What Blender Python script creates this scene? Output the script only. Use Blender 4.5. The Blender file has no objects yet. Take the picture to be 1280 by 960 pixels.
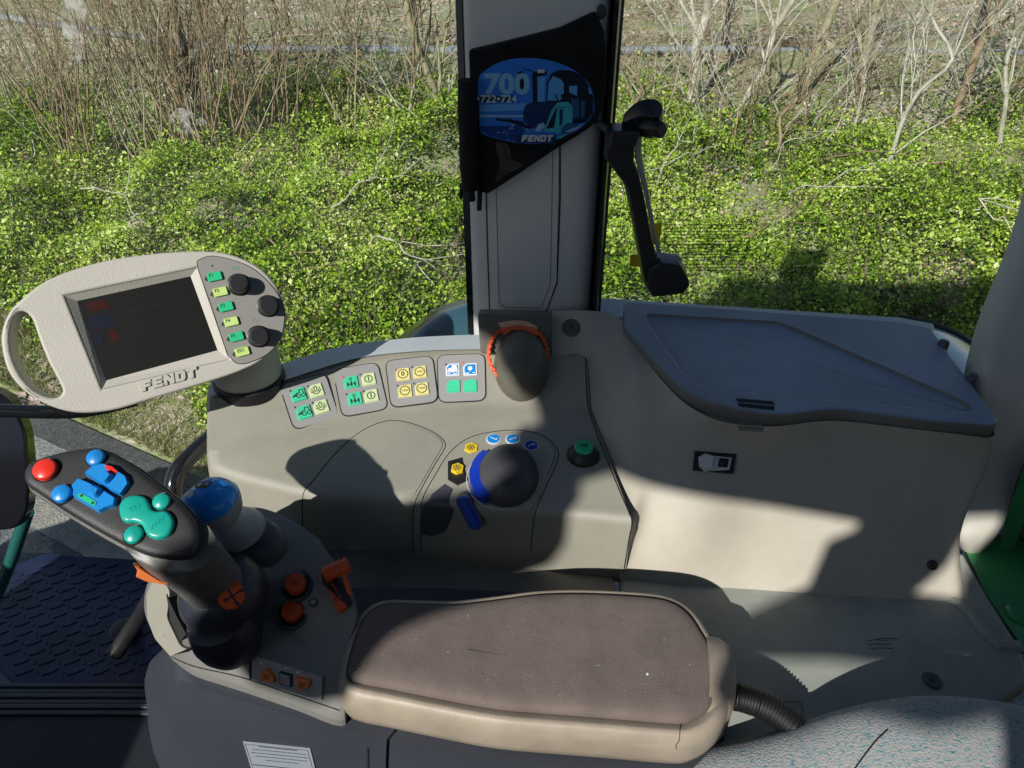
import bpy, bmesh, math, random
import numpy as np
from mathutils import Vector, Matrix, geometry
from mathutils.bvhtree import BVHTree
R = math.radians
random.seed(7); rng = np.random.default_rng(7)
sc = bpy.context.scene
col = sc.collection
V = Vector
# ---------------------------------------------------------------- camera
CAM = V((0, 0, 1.2)); PITCH = R(35); FPX = 900.0
FWD = V((0, math.cos(PITCH), -math.sin(PITCH))); UPV = V((0, math.sin(PITCH), math.cos(PITCH)))
cd = bpy.data.cameras.new('camera'); cam = bpy.data.objects.new('camera', cd); col.objects.link(cam)
cam.location = CAM; cam.rotation_euler = (R(90) - PITCH, 0, 0)
cd.sensor_width = 36; cd.lens = 36 * FPX / 1280; cd.clip_start = .01; cd.clip_end = 500
sc.camera = cam
def ray(u, v): return FWD + V((1, 0, 0)) * ((u - 640) / FPX) + UPV * ((480 - v) / FPX)
def pz(u, v, z): d = ray(u, v); return CAM + d * ((z - CAM.z) / d.z)
def py(u, v, y): d = ray(u, v); return CAM + d * (y / d.y)
def pd(u, v, t): return CAM + ray(u, v) * t
# ---------------------------------------------------------------- frames: a plane in the cab with its own axes
class Frame:
    def __init__(s, o, n, up=(0, 0, 1)):
        s.o = V(o); s.n = V(n).normalized(); up = V(up)
        s.ey = (up - s.n * up.dot(s.n)).normalized(); s.ex = s.ey.cross(s.n)
    def pt(s, u, v):
        d = ray(u, v); return CAM + d * ((s.o - CAM).dot(s.n) / d.dot(s.n))
    def loc(s, P): q = P - s.o; return (q.dot(s.ex), q.dot(s.ey))
    def pix(s, u, v): return s.loc(s.pt(u, v))
    def pl(s, L): return [s.pix(*p) for p in L]
    def w(s, a, b, h=0): return s.o + s.ex * a + s.ey * b + s.n * h
    def along(s, p1, p2):                    # turn the axes so that x runs from p1 to p2
        d = (s.pt(*p2) - s.pt(*p1)).normalized(); s.ex = d; s.ey = s.n.cross(d); return s
    def at(s, u, v, h=0):                    # same axes, new origin
        f = Frame(s.o, s.n); f.ex, f.ey = s.ex, s.ey; f.o = s.pt(u, v) + s.n * h; return f
    def lift(s, h):
        f = Frame(s.o + s.n * h, s.n); f.ex, f.ey = s.ex, s.ey; return f
def circ(a, b, r, n=24, ry=None, a0=0, a1=2 * math.pi):
    ry = ry or r; full = abs(a1 - a0 - 2 * math.pi) < 1e-6; k = n if full else n + 1
    return [(a + r * math.cos(a0 + (a1 - a0) * i / n), b + ry * math.sin(a0 + (a1 - a0) * i / n)) for i in range(k)]
def rpoly(pts, r, n=4):                      # round the corners of a closed 2-D outline
    out = []; N = len(pts)
    for i in range(N):
        p0, p, p1 = V(pts[i - 1][:2]), V(pts[i][:2]), V(pts[(i + 1) % N][:2])
        d0, d1 = p0 - p, p1 - p; k = min(r, d0.length * .49, d1.length * .49)
        a, b = p + d0.normalized() * k, p + d1.normalized() * k
        for j in range(n + 1):
            t = j / n; q = a * (1 - t) ** 2 + p * 2 * t * (1 - t) + b * t * t; out.append((q.x, q.y))
    return out
def crom(P, n=4, closed=False):
    P = [V(p) for p in P]; N = len(P); out = []
    for i in range(N if closed else N - 1):
        if closed: a, b, c, d = P[i - 1], P[i], P[(i + 1) % N], P[(i + 2) % N]
        else: a, b, c, d = P[max(i - 1, 0)], P[i], P[i + 1], P[min(i + 2, N - 1)]
        for j in range(n):
            t = j / n
            out.append(.5 * ((2 * b) + (c - a) * t + (2 * a - 5 * b + 4 * c - d) * t * t + (3 * b - a - 3 * c + d) * t ** 3))
    if not closed: out.append(P[-1])
    return out
def crom_rows(rows, n=4):
    cs = [crom([r[i] for r in rows], n) for i in range(len(rows[0]))]; return [[c[k] for c in cs] for k in range(len(cs[0]))]
def offset(pts, d):                          # offset a closed 2-D outline outward by d
    N = len(pts); A = sum(pts[i - 1][0] * pts[i][1] - pts[i][0] * pts[i - 1][1] for i in range(N))
    s = 1 if A > 0 else -1; out = []
    for i in range(N):
        a, b, c = V(pts[i - 1][:2]), V(pts[i][:2]), V(pts[(i + 1) % N][:2])
        t = (c - a).normalized(); out.append((b.x + s * d * t.y, b.y - s * d * t.x))
    return out
def rcorner(P, r, n=4):                      # round inner corners of an open 3-D polyline
    out = [P[0]]
    for i in range(1, len(P) - 1):
        d0, d1 = P[i - 1] - P[i], P[i + 1] - P[i]; k = min(r, d0.length * .45, d1.length * .45)
        a, b = P[i] + d0.normalized() * k, P[i] + d1.normalized() * k
        for j in range(n + 1):
            t = j / n; out.append(a * (1 - t) ** 2 + P[i] * 2 * t * (1 - t) + b * t * t)
    out.append(P[-1]); return out
def cdt(L):
    P = []; E = []
    for l in L:
        b = len(P); n = len(l); P += [V((p[0], p[1])) for p in l]; E += [(b + i, b + (i + 1) % n) for i in range(n)]
    vv, ee, ff, ov, oe, of = geometry.delaunay_2d_cdt(P, E, [], 1, 1e-7)
    def ins(q, l):
        c = False
        for i in range(len(l)):
            a, b = l[i - 1], l[i]
            if (a[1] > q.y) != (b[1] > q.y) and q.x < (b[0] - a[0]) * (q.y - a[1]) / (b[1] - a[1]) + a[0]: c = not c
        return c
    ff = [f for f in ff if not any(ins(sum((vv[i] for i in f), V((0, 0))) / len(f), l) for l in L[1:])]
    mp = [o[0] if o else min(range(len(P)), key=lambda i: (P[i] - v).length) for o, v in zip(ov, vv)]
    return [[mp[i] for i in f] for f in ff]
# ---------------------------------------------------------------- mesh builder
class MB:
    def __init__(s, mat=None): s.v = []; s.f = []; s.m = []; s.mats = []; s.c = 0; (mat and s.use(mat))
    def use(s, mat):
        if mat not in s.mats: s.mats.append(mat)
        s.c = s.mats.index(mat); return s
    def add(s, vs, fs):
        b = len(s.v); s.v += [tuple(p) for p in vs]
        for f in fs: s.f.append([b + i for i in f]); s.m.append(s.c)
        return s
    def prism(s, fr, pts, h0, h1, shrink=0, holes=()):
        top = offset(pts, -shrink) if shrink else pts
        loops = [(pts, top)] + [(h, h) for h in holes]; vs = []; fs = []; st = []
        for lo, hi in loops:
            b = len(vs); n = len(lo); st.append((b, n))
            vs += [fr.w(p[0], p[1], h0) for p in lo] + [fr.w(p[0], p[1], h1) for p in hi]
            fs += [(b + i, b + (i + 1) % n, b + n + (i + 1) % n, b + n + i) for i in range(n)]
        if holes:
            tess = cdt([hi for lo, hi in loops])
            mp0 = [b + i for b, n in st for i in range(n)]; mp1 = [b + n + i for b, n in st for i in range(n)]
            for t in tess: fs.append([mp1[i] for i in t]); fs.append([mp0[i] for i in reversed(t)])
        else:
            n = len(pts); fs += [list(range(n))[::-1], list(range(n, 2 * n))]
        return s.add(vs, fs)
    def sheet(s, fr, pts, h=0, holes=()):
        if holes:
            L = [pts] + list(holes); tess = cdt(L)
            return s.add([fr.w(p[0], p[1], h) for l in L for p in l], tess)
        return s.add([fr.w(p[0], p[1], h) for p in pts], [list(range(len(pts)))])
    def box(s, fr, a, b, w, d, h0, h1): return s.prism(fr, [(a - w / 2, b - d / 2), (a + w / 2, b - d / 2), (a + w / 2, b + d / 2), (a - w / 2, b + d / 2)], h0, h1)
    def aabb(s, p, q):
        (x0, y0, z0), (x1, y1, z1) = p, q
        return s.prism(Frame((0, 0, 0), (0, 0, 1), (0, 1, 0)), [(x0, y0), (x1, y0), (x1, y1), (x0, y1)], z0, z1)
    def line(s, fr, P, wd, h=0):              # a flat drawn stroke
        for i in range(len(P) - 1):
            a, b = V(P[i][:2]), V(P[i + 1][:2]); t = (b - a)
            if t.length < 1e-7: continue
            t.normalize(); n = V((-t.y, t.x)) * wd / 2; a = a - t * wd * .3; b = b + t * wd * .3
            s.add([fr.w(q.x, q.y, h + i * 1e-6) for q in (a - n, b - n, b + n, a + n)], [(0, 1, 2, 3)])
        return s
    def loft(s, rings, caps=(1, 1), closed=True):
        vs = [p for r in rings for p in r]; n = len(rings[0]); fs = []
        for k in range(len(rings) - 1):
            for i in range(n if closed else n - 1):
                j = (i + 1) % n; fs.append((k * n + i, k * n + j, (k + 1) * n + j, (k + 1) * n + i))
        if closed and caps[0]: fs.append(list(range(n))[::-1])
        if closed and caps[1]: fs.append([(len(rings) - 1) * n + i for i in range(n)])
        return s.add(vs, fs)
    def tube(s, P, r, n=10, caps=(1, 1)):
        P = [V(p) for p in P]; rings = []; N = len(P); rr = r if callable(r) else (lambda t: r)
        T = [(P[min(i + 1, N - 1)] - P[max(i - 1, 0)]).normalized() for i in range(N)]
        x = T[0].orthogonal().normalized()
        for i in range(N):
            x = (x - T[i] * x.dot(T[i])).normalized(); y = T[i].cross(x); q = rr(i / max(N - 1, 1))
            rings.append([P[i] + x * q * math.cos(2 * math.pi * k / n) + y * q * math.sin(2 * math.pi * k / n) for k in range(n)])
        return s.loft(rings, caps)
    def lathe(s, fr, prof, n=32, a=0, b=0, sy=1, sx=1):   # prof: (radius, height) from the rim inward
        rings = [[fr.w(a + sx * r * math.cos(2 * math.pi * k / n), b + sy * r * math.sin(2 * math.pi * k / n), h) for k in range(n)] for r, h in prof]
        return s.loft(rings, (1, 1))
    def grid(s, rows):
        n = len(rows[0]); vs = [p for r in rows for p in r]
        return s.add(vs, [(k * n + i, k * n + i + 1, (k + 1) * n + i + 1, (k + 1) * n + i) for k in range(len(rows) - 1) for i in range(n - 1)])
    def text(s, fr, txt, a, b, size, h=0, ext=0, xs=1, shear=0, bold=0):
        cu = bpy.data.curves.new('t', 'FONT'); cu.body = txt; cu.size = size; cu.extrude = ext; cu.shear = shear; cu.offset = bold
        cu.align_x = 'CENTER'; cu.align_y = 'CENTER'; cu.resolution_u = 3
        o = bpy.data.objects.new('t', cu); col.objects.link(o); bpy.context.view_layer.update()
        me = bpy.data.meshes.new_from_object(o.evaluated_get(bpy.context.evaluated_depsgraph_get()))
        s.add([fr.w(a + q.co.x * xs, b + q.co.y, h + q.co.z) for q in me.vertices], [list(p.vertices) for p in me.polygons])
        bpy.data.objects.remove(o); bpy.data.curves.remove(cu); bpy.data.meshes.remove(me); return s
    def bvh(s): return BVHTree.FromPolygons([V(p) for p in s.v], s.f)
    def build(s, name, parent=None, bevel=0, seg=3, ang=35, smooth=True, sub=0, recalc=True, **tags):
        root = parent
        while root is not None and root.parent is not None: root = root.parent
        if root is not None: o0 = V(root.location)
        else:
            a = np.array(s.v); o0 = V(((a[:, 0].min() + a[:, 0].max()) / 2, (a[:, 1].min() + a[:, 1].max()) / 2, a[:, 2].min()))
        me = bpy.data.meshes.new(name); me.from_pydata([V(p) - o0 for p in s.v], [], s.f)
        for m in s.mats: me.materials.append(m)
        if len(s.mats) > 1: me.polygons.foreach_set('material_index', s.m)
        if recalc:
            bm = bmesh.new(); bm.from_mesh(me); bmesh.ops.recalc_face_normals(bm, faces=bm.faces); bm.to_mesh(me); bm.free()
        if smooth:
            me.polygons.foreach_set('use_smooth', [True] * len(me.polygons))
            if not bevel and not sub: me.set_sharp_from_angle(angle=R(ang))
        o = bpy.data.objects.new(name, me); col.objects.link(o)
        if root is None: o.location = o0
        else: o.parent = parent
        if bevel:
            b = o.modifiers.new('bevel', 'BEVEL'); b.width = bevel; b.segments = seg; b.limit_method = 'ANGLE'; b.angle_limit = R(ang); b.harden_normals = True
        if sub:
            b = o.modifiers.new('sub', 'SUBSURF'); b.levels = b.render_levels = sub
        for k, v in tags.items(): o['category' if k == 'cat' else k] = v
        return o
def thing(name, loc, label, cat, group=None):
    o = bpy.data.objects.new(name, None); col.objects.link(o); o.location = loc; o.empty_display_size = .05
    o['label'] = label; o['category'] = cat
    if group: o['group'] = group
    return o
def hitter(bvh):
    def h(u, v):
        for q in range(0, 24):
            d = ray(u, v - q).normalized(); p, n, i, t = bvh.ray_cast(CAM, d)
            if p is not None: break
        if p is None: raise Exception('no hit %s %s' % (u, v))
        if n.dot(d) > 0: n = -n
        return p, n
    return h
def surf_frame(h, u, v, p2=None, lift=0, up=(0, 0, 1), du=6):
    """a plane through the surface around pixel (u, v)"""
    a, b, c, d = h(u - du, v)[0], h(u + du, v)[0], h(u, v + du)[0], h(u, v - du)[0]
    n = (b - a).cross(d - c).normalized(); p = h(u, v)[0]
    if n.dot(ray(u, v)) > 0: n = -n
    f = Frame(p + n * lift, n, up)
    if p2: f.along((u, v), p2)
    return f
# ---------------------------------------------------------------- materials
def mat(name, c, rough=.5, grain=0, gs=900, var=.0, vs=14, metal=0, spec=.5, coat=0, c2=None, emit=0, dirt=0):
    m = bpy.data.materials.new(name); m.use_nodes = True; nt = m.node_tree; N, L = nt.nodes, nt.links
    b = N['Principled BSDF']; b.inputs['Roughness'].default_value = rough; b.inputs['Metallic'].default_value = metal
    b.inputs['Specular IOR Level'].default_value = spec; b.inputs['Coat Weight'].default_value = coat; b.inputs['Coat Roughness'].default_value = .08
    b.inputs['Base Color'].default_value = (*c, 1)
    tc = N.new('ShaderNodeTexCoord')
    if var or c2 or dirt:
        n1 = N.new('ShaderNodeTexNoise'); n1.inputs['Scale'].default_value = vs; n1.inputs['Detail'].default_value = 8; n1.inputs['Roughness'].default_value = .65
        L.new(tc.outputs['Object'], n1.inputs['Vector'])
        mx = N.new('ShaderNodeMix'); mx.data_type = 'RGBA'; cc = c2 or tuple(x * (1 - var) for x in c)
        mx.inputs[6].default_value = (*[min(1, x * (1 + var * .5)) for x in c], 1); mx.inputs[7].default_value = (*cc, 1)
        mr = N.new('ShaderNodeMapRange'); mr.inputs[1].default_value = .35; mr.inputs[2].default_value = .65
        L.new(n1.outputs['Fac'], mr.inputs[0]); L.new(mr.outputs[0], mx.inputs[0]); out = mx.outputs[2]
        if dirt:
            n3 = N.new('ShaderNodeTexNoise'); n3.inputs['Scale'].default_value = 320; n3.inputs['Detail'].default_value = 3
            L.new(tc.outputs['Object'], n3.inputs['Vector'])
            m3 = N.new('ShaderNodeMapRange'); m3.inputs[1].default_value = .66; m3.inputs[2].default_value = .74; m3.inputs[4].default_value = dirt
            L.new(n3.outputs['Fac'], m3.inputs[0])
            x3 = N.new('ShaderNodeMix'); x3.data_type = 'RGBA'; x3.inputs[7].default_value = (.42, .40, .36, 1)
            L.new(m3.outputs[0], x3.inputs[0]); L.new(out, x3.inputs[6]); out = x3.outputs[2]
            mp = N.new('ShaderNodeMapping'); mp.inputs['Rotation'].default_value = (.3, .2, .7); mp.inputs['Scale'].default_value = (14, 190, 120); L.new(tc.outputs['Object'], mp.inputs[0])
            n4 = N.new('ShaderNodeTexNoise'); n4.inputs['Scale'].default_value = 1; n4.inputs['Detail'].default_value = 4; L.new(mp.outputs[0], n4.inputs['Vector'])
            n5 = N.new('ShaderNodeTexNoise'); n5.inputs['Scale'].default_value = 11; n5.inputs['Detail'].default_value = 5; L.new(tc.outputs['Object'], n5.inputs['Vector'])
            m4 = N.new('ShaderNodeMapRange'); m4.inputs[1].default_value = .60; m4.inputs[2].default_value = .72; m4.inputs[4].default_value = dirt * .5; L.new(n4.outputs['Fac'], m4.inputs[0])
            m5 = N.new('ShaderNodeMapRange'); m5.inputs[1].default_value = .50; m5.inputs[2].default_value = .66; L.new(n5.outputs['Fac'], m5.inputs[0])
            mm = N.new('ShaderNodeMath'); mm.operation = 'MULTIPLY'; L.new(m4.outputs[0], mm.inputs[0]); L.new(m5.outputs[0], mm.inputs[1])
            x4 = N.new('ShaderNodeMix'); x4.data_type = 'RGBA'; x4.inputs[7].default_value = (*[min(1, x * 1.6 + .03) for x in c], 1)
            L.new(mm.outputs[0], x4.inputs[0]); L.new(out, x4.inputs[6]); out = x4.outputs[2]
        L.new(out, b.inputs['Base Color'])
        rr = N.new('ShaderNodeMapRange'); rr.inputs[3].default_value = max(rough - .08, .02); rr.inputs[4].default_value = min(rough + .1, 1)
        L.new(n1.outputs['Fac'], rr.inputs[0]); L.new(rr.outputs[0], b.inputs['Roughness'])
    if grain:
        n2 = N.new('ShaderNodeTexNoise'); n2.inputs['Scale'].default_value = gs; n2.inputs['Detail'].default_value = 2
        L.new(tc.outputs['Object'], n2.inputs['Vector']); bp = N.new('ShaderNodeBump'); bp.inputs['Strength'].default_value = grain; bp.inputs['Distance'].default_value = .001
        L.new(n2.outputs['Fac'], bp.inputs['Height']); L.new(bp.outputs[0], b.inputs['Normal'])
    if emit:
        b.inputs['Emission Color'].default_value = (*c, 1); b.inputs['Emission Strength'].default_value = emit
    return m
M = {}
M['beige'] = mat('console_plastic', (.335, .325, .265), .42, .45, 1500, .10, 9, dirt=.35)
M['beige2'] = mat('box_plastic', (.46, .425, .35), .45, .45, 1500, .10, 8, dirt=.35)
M['ledge'] = mat('skylit_plastic', (.58, .64, .66), .36, .3, 1300, .1, 9, dirt=.4)  # bluish pale tone carries the skylight
M['lid'] = mat('skylit_lid_plastic', (.235, .29, .375), .40, .45, 1300, .16, 7, dirt=.5)  # blue of the lid is skylight put into the colour
M['lidside'] = mat('lid_side_plastic', (.19, .185, .16), .5, .3, 1300, .1, 9, dirt=.3)
M['term'] = mat('terminal_plastic', (.46, .445, .39), .5, .4, 650, .05, 10)
M['termpanel'] = mat('key_panel_film', (.25, .245, .225), .42, .2, 1200)
M['armshell'] = mat('armrest_plastic', (.36, .305, .235), .42, .3, 1000, .2, 12, dirt=.25)
M['pad'] = mat('armrest_fabric', (.195, .158, .142), .95, 1.0, 1500, .16, 22, spec=.1, dirt=.3)
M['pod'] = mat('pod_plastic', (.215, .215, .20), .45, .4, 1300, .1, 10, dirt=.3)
M['podlight'] = mat('pod_sunlit_plastic', (.27, .26, .215), .45, .3, 1300, .1, 10)  # pod plastic again, lighter to paint in the sun
M['shelf'] = mat('shelf_plastic', (.34, .365, .32), .5, .4, 1200, .25, 7, dirt=.6)
M['shelf2'] = mat('shelf_dark_plastic', (.22, .205, .175), .5, .4, 1200, .25, 7, dirt=.4)
M['black'] = mat('black_plastic', (.018, .018, .02), .35, .2, 1200, .2, 20)
M['gloss'] = mat('black_gloss_paint', (.012, .013, .016), .12, 0, coat=.5)
M['rubber'] = mat('black_rubber', (.008, .008, .009), .5, .3, 900)
M['grip'] = mat('grip_soft_plastic', (.03, .03, .031), .42, .35, 1600, .2, 25, dirt=.12)
M['gripside'] = mat('grip_grey_plastic', (.11, .108, .10), .35, .2, 1500, .15, 25)
M['gripshaft'] = mat('grip_shaft_plastic', (.12, .118, .11), .33, .2, 1500, .15, 25)
M['boot'] = mat('boot_dark_plastic', (.03, .033, .045), .35, .2, 1300, .2, 20, dirt=.2)
M['seam'] = mat('gap_shadow', (.012, .012, .012), .8)
M['red'] = mat('red_button', (.75, .035, .02), .3, .05, 800)
M['blue'] = mat('blue_button', (.015, .25, .66), .3, .05, 800, .1, 40)
M['ballblue'] = mat('blue_knob_paint', (.004, .32, .95), .22, .0, 800, coat=.3)
M['bluedk'] = mat('dark_blue_plastic', (.008, .04, .42), .3)
M['teal'] = mat('teal_button', (.01, .37, .29), .3, .05, 800, .08, 40)
M['orange'] = mat('orange_plastic', (.70, .10, .02), .4, .1, 800, .15, 40)
M['orange2'] = mat('amber_plastic', (.75, .20, .05), .35, .1, 800)
M['orangelite'] = mat('amber_window', (.62, .36, .25), .3)
M['green'] = mat('green_key', (.02, .50, .22), .4, .1, 900)
M['mint'] = mat('mint_key', (.06, .60, .33), .4, .1, 900, .05, 60)
M['lime'] = mat('lime_key', (.52, .70, .22), .4, .1, 900, .05, 60)
M['pale'] = mat('pale_lime_key', (.60, .72, .38), .4, .1, 900, .05, 60)
M['yellow'] = mat('yellow_key', (.78, .70, .26), .4, .1, 900, .05, 60)
M['yellowhex'] = mat('yellow_symbol', (.80, .58, .03), .4)
M['film'] = mat('keypad_film', (.31, .31, .305), .32, .1, 1200)
M['ink'] = mat('black_print', (.02, .03, .03), .6)
M['inkgreen'] = mat('green_print', (.03, .30, .16), .6)
M['white'] = mat('white_print', (.75, .78, .80), .5)
M['grey'] = mat('grey_plastic', (.34, .37, .39), .4, .2, 1200, .1, 30)
M['greydk'] = mat('dark_grey_plastic', (.07, .075, .085), .4, .2, 1200, .1, 30)
M['domeb'] = mat('charcoal_knob', (.06, .06, .064), .42, .15, 1600, .1, 30)
M['domeo'] = mat('olive_knob', (.13, .122, .092), .42, .15, 1600, .1, 30)
M['house'] = mat('dial_housing', (.10, .098, .085), .38, .3, 1400, .1, 20, dirt=.2)
M['pillar'] = mat('pillar_trim', (.62, .63, .62), .45, .5, 1100, .06, 8, dirt=.2)
M['pillar2'] = mat('rear_pillar_trim', (.56, .54, .47), .5, .4, 1100, .08, 8, dirt=.2)
M['cloth'] = mat('black_cloth', (.008, .008, .01), .7, .6, 700, .5, 30, spec=.2)
M['greenpaint'] = mat('green_paint', (.05, .30, .10), .3, .1, 600, .2, 12)
M['fender'] = mat('dark_fender_paint', (.05, .12, .17), .12, coat=.6)
M['palefender'] = mat('fender_sky_reflection', (.5, .6, .62), .15, coat=.6)  # sky reflection painted in as a pale base colour
M['steel'] = mat('screw_steel', (.06, .06, .06), .4, metal=.5)
M['lcdoff'] = mat('screen_glass', (.013, .013, .0125), .3, spec=.3)
M['lcd1'] = mat('screen_dark_red', (.035, .006, .005), .4, spec=.2)
M['lcd2'] = mat('screen_dark_blue', (.007, .010, .024), .4, spec=.2)
M['lcd3'] = mat('screen_grey', (.014, .014, .013), .4, spec=.2)
M['label'] = mat('label_paper', (.26, .29, .34), .5)
M['cowl'] = mat('seat_base_plastic', (.04, .046, .06), .5, .3, 1000, .2, 6)
M['floor'] = mat('cab_floor_rubber', (.012, .014, .02), .6, .4, 500, .3, 5)
M['headliner'] = mat('headliner_fabric', (.09, .09, .085), .9)
M['palegrey'] = mat('pale_grey_plastic', (.62, .64, .64), .4)
M['tealpaint'] = mat('teal_metal_paint', (.02, .12, .11), .25, coat=.4)
# ================================================================ SIDE CONSOLE
M['bluebar'] = mat('blue_bar', (.01, .07, .42), .25)
def row(pts, z, n=40):
    """pixel polyline on the level z, resampled evenly in x"""
    P = [pz(u, v, z) for u, v in pts]; P = crom(P, 6)
    xs = [p.x for p in P]; ys = [p.y for p in P]
    t = np.linspace(xs[0], xs[-1], n); y = np.interp(t, xs, ys)
    return [V((a, b, z)) for a, b in zip(t, y)]
r0 = row([(262, 478), (300, 468), (357, 456), (420, 437), (500, 426), (560, 422), (602, 421), (640, 421), (735, 426)], .620)
r1 = row([(262, 499), (300, 492), (340, 484), (389, 468), (452, 450), (527, 442), (599, 440), (640, 440), (733, 443)], .626)
r2 = row([(262, 566), (300, 556), (345, 541), (420, 525), (500, 513), (600, 505), (737, 512)], .586)
r3 = row([(265, 588), (300, 597), (340, 606), (377, 614), (440, 619), (516, 626), (590, 632), (670, 638), (790, 649)], .572)
body = MB(M['beige']); cols = []
for i in range(40):
    rr_ = V((r3[i].x, r3[i].y - .004, .462))
    prof = [V((r0[i].x, r0[i].y + .012, .45)), V(r0[i]) + V((0, 0, -.001)), r1[i], r2[i], r3[i], rr_]
    cols.append(rcorner(prof, .012, 4))
end = []
for k, p in enumerate(cols[0]): end.append(V((p.x - .006, p.y, p.z - .010)))
end2 = [V((p.x + .0, p.y, .40)) for p in cols[0]]
cols = [end2, end] + cols
body.grid(cols)
CB = body.bvh(); hc = hitter(CB)
console = thing('side_console', (-.1, .7, .47), 'beige curved side console carrying four keypads, an orange dial and a dark blue-marked knob', 'control console')
cbody = body.build('console_body', console, ang=60)
# ledge along its back, skylight put into its pale blue colour
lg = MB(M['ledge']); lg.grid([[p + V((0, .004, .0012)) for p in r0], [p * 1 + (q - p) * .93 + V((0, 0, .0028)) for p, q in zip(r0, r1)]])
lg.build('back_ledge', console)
def seam(px, w=.0011, parent=None, name='panel_gap', hh=None, n=5, lift=.0002):
    hh = hh or hc; P = crom([V((u, v, 0)) for u, v in px], n); m = MB(M['seam']); Q = [hh(p.x, p.y) for p in P]
    m.tube([p + nn * lift for p, nn in Q], w * .5, 6); return m
sm = seam([(377, 688), (378, 650), (379, 618), (392, 600), (420, 566), (450, 540), (480, 527), (505, 527), (535, 537), (553, 549), (556, 560), (545, 578), (530, 605), (519, 628), (516, 650), (516, 690)])
sm.build('lid_gap', console)
sm = seam([(526, 690), (526, 650), (529, 622), (545, 592), (562, 566), (585, 548), (615, 540), (650, 538), (680, 545), (697, 562), (696, 578), (684, 605), (670, 638), (666, 660), (663, 690)])
sm.build('knob_panel_gap', console)
# slightly raised glovebox lid
def patch(px, lift, m, name, parent, hh=None, step=7, bev=0):
    """a thin skin that follows the console surface inside a pixel outline"""
    hh = hh or hc; us = [p[0] for p in px]; vs_ = [p[1] for p in px]
    pts = [V((p[0], p[1])) for p in px]; n0 = len(pts); edges = [(i, (i + 1) % n0) for i in range(n0)]
    def inside(u, v):
        c = False
        for i in range(n0):
            a, b = pts[i - 1], pts[i]
            if (a.y > v) != (b.y > v) and u < (b.x - a.x) * (v - a.y) / (b.y - a.y) + a.x: c = not c
        return c
    u = min(us) + step * .5
    while u < max(us):
        v = min(vs_) + step * .5
        while v < max(vs_):
            if inside(u, v) and min((V((u, v)) - p).length for p in pts) > step * .5: pts.append(V((u, v)))
            v += step
        u += step
    vv, ee, ff, *_ = geometry.delaunay_2d_cdt(pts, edges, [list(range(n0))], 1, 1e-4)
    mb = MB(m); H = [hh(p.x, p.y) for p in vv]; mb.add([p + n * lift for p, n in H], ff)
    b = [i for i in range(n0)]; k = len(mb.v)
    mb.v += [tuple(H[i][0] - H[i][1] * .001) for i in b]
    for i in range(n0): mb.f.append([b[i - 1], b[i], k + i, k + (i - 1) % n0]); mb.m.append(0)
    return mb.build(name, parent, ang=50)
lidpx = [tuple(p)[:2] for p in crom([V(p + (0,)) for p in [(381, 686), (381, 650), (382, 620), (395, 601), (422, 568), (451, 543), (480, 530), (505, 530), (533, 540), (550, 550), (552, 560), (542, 577), (527, 604), (514, 627), (512, 650), (512, 688)]], 2)]
patch(lidpx, .0012, M['beige'], 'glovebox_lid', console)
# ---------------------------------------------------------------- keypads
def icon_loader(mb, f, s):
    mb.line(f, [(-.4 * s, -.1 * s), (-.2 * s, -.1 * s), (-.1 * s, .1 * s), (.1 * s, .1 * s), (.12 * s, .3 * s), (.35 * s, .3 * s), (.38 * s, -.05 * s)], s * .07, .0)
    for x in (-.02, .32): mb.line(f, circ(x * s, -.14 * s, .13 * s, 12) + [(x * s + .13 * s, -.14 * s)], s * .06)
    mb.line(f, [(-.42 * s, -.12 * s), (-.2 * s, .02 * s)], s * .09)
def icon_spray(mb, f, s):
    mb.line(f, [(-.38 * s, .0), (-.1 * s, -.25 * s), (.1 * s, -.25 * s), (.38 * s, 0)], s * .06)
    for a in (-.3, -.1, .1, .3): mb.line(f, [(a * .5 * s, -.1 * s), (a * s, .18 * s)], s * .06)
    mb.line(f, [(-.15 * s, .2 * s), (0, .35 * s), (.15 * s, .2 * s)], s * .06)
def icon_axle(mb, f, s):
    mb.line(f, [(-.3 * s, -.2 * s), (.3 * s, -.2 * s)], s * .07)
    for x in (-.25, 0, .25): mb.line(f, [(x * s, -.34 * s), (x * s, -.06 * s)], s * .12)
    mb.line(f, [(0, -.05 * s), (0, .14 * s)], s * .06); mb.line(f, circ(0, .24 * s, .09 * s, 10) + [(.09 * s, .24 * s)], s * .05)
def icon_gear(mb, f, s, txt=None, r=.34):
    mb.line(f, circ(0, 0, r * s, 22) + [(r * s, 0)], s * .05)
    for k in range(14):
        a = 2 * math.pi * k / 14; mb.line(f, [(r * s * math.cos(a), r * s * math.sin(a)), (r * 1.2 * s * math.cos(a), r * 1.2 * s * math.sin(a))], s * .06)
    if txt: mb.text(f, txt, 0, 0, s * (.5 if len(txt) == 1 else .26), .0001, bold=.0003 * (len(txt) == 1))
def icon_tractor(mb, f, s):
    mb.add([f.w(a * s, b * s, 0) for a, b in [(-.38, -.1), (-.3, .12), (-.1, .12), (-.06, .36), (.3, .36), (.34, 0), (.38, -.2), (-.36, -.2)]], [list(range(8))])
    mb.line(f, circ(.18 * s, -.2 * s, .17 * s, 12) + [(.35 * s, -.2 * s)], s * .07); mb.line(f, circ(-.26 * s, -.25 * s, .1 * s, 12) + [(-.16 * s, -.25 * s)], s * .06)
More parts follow.
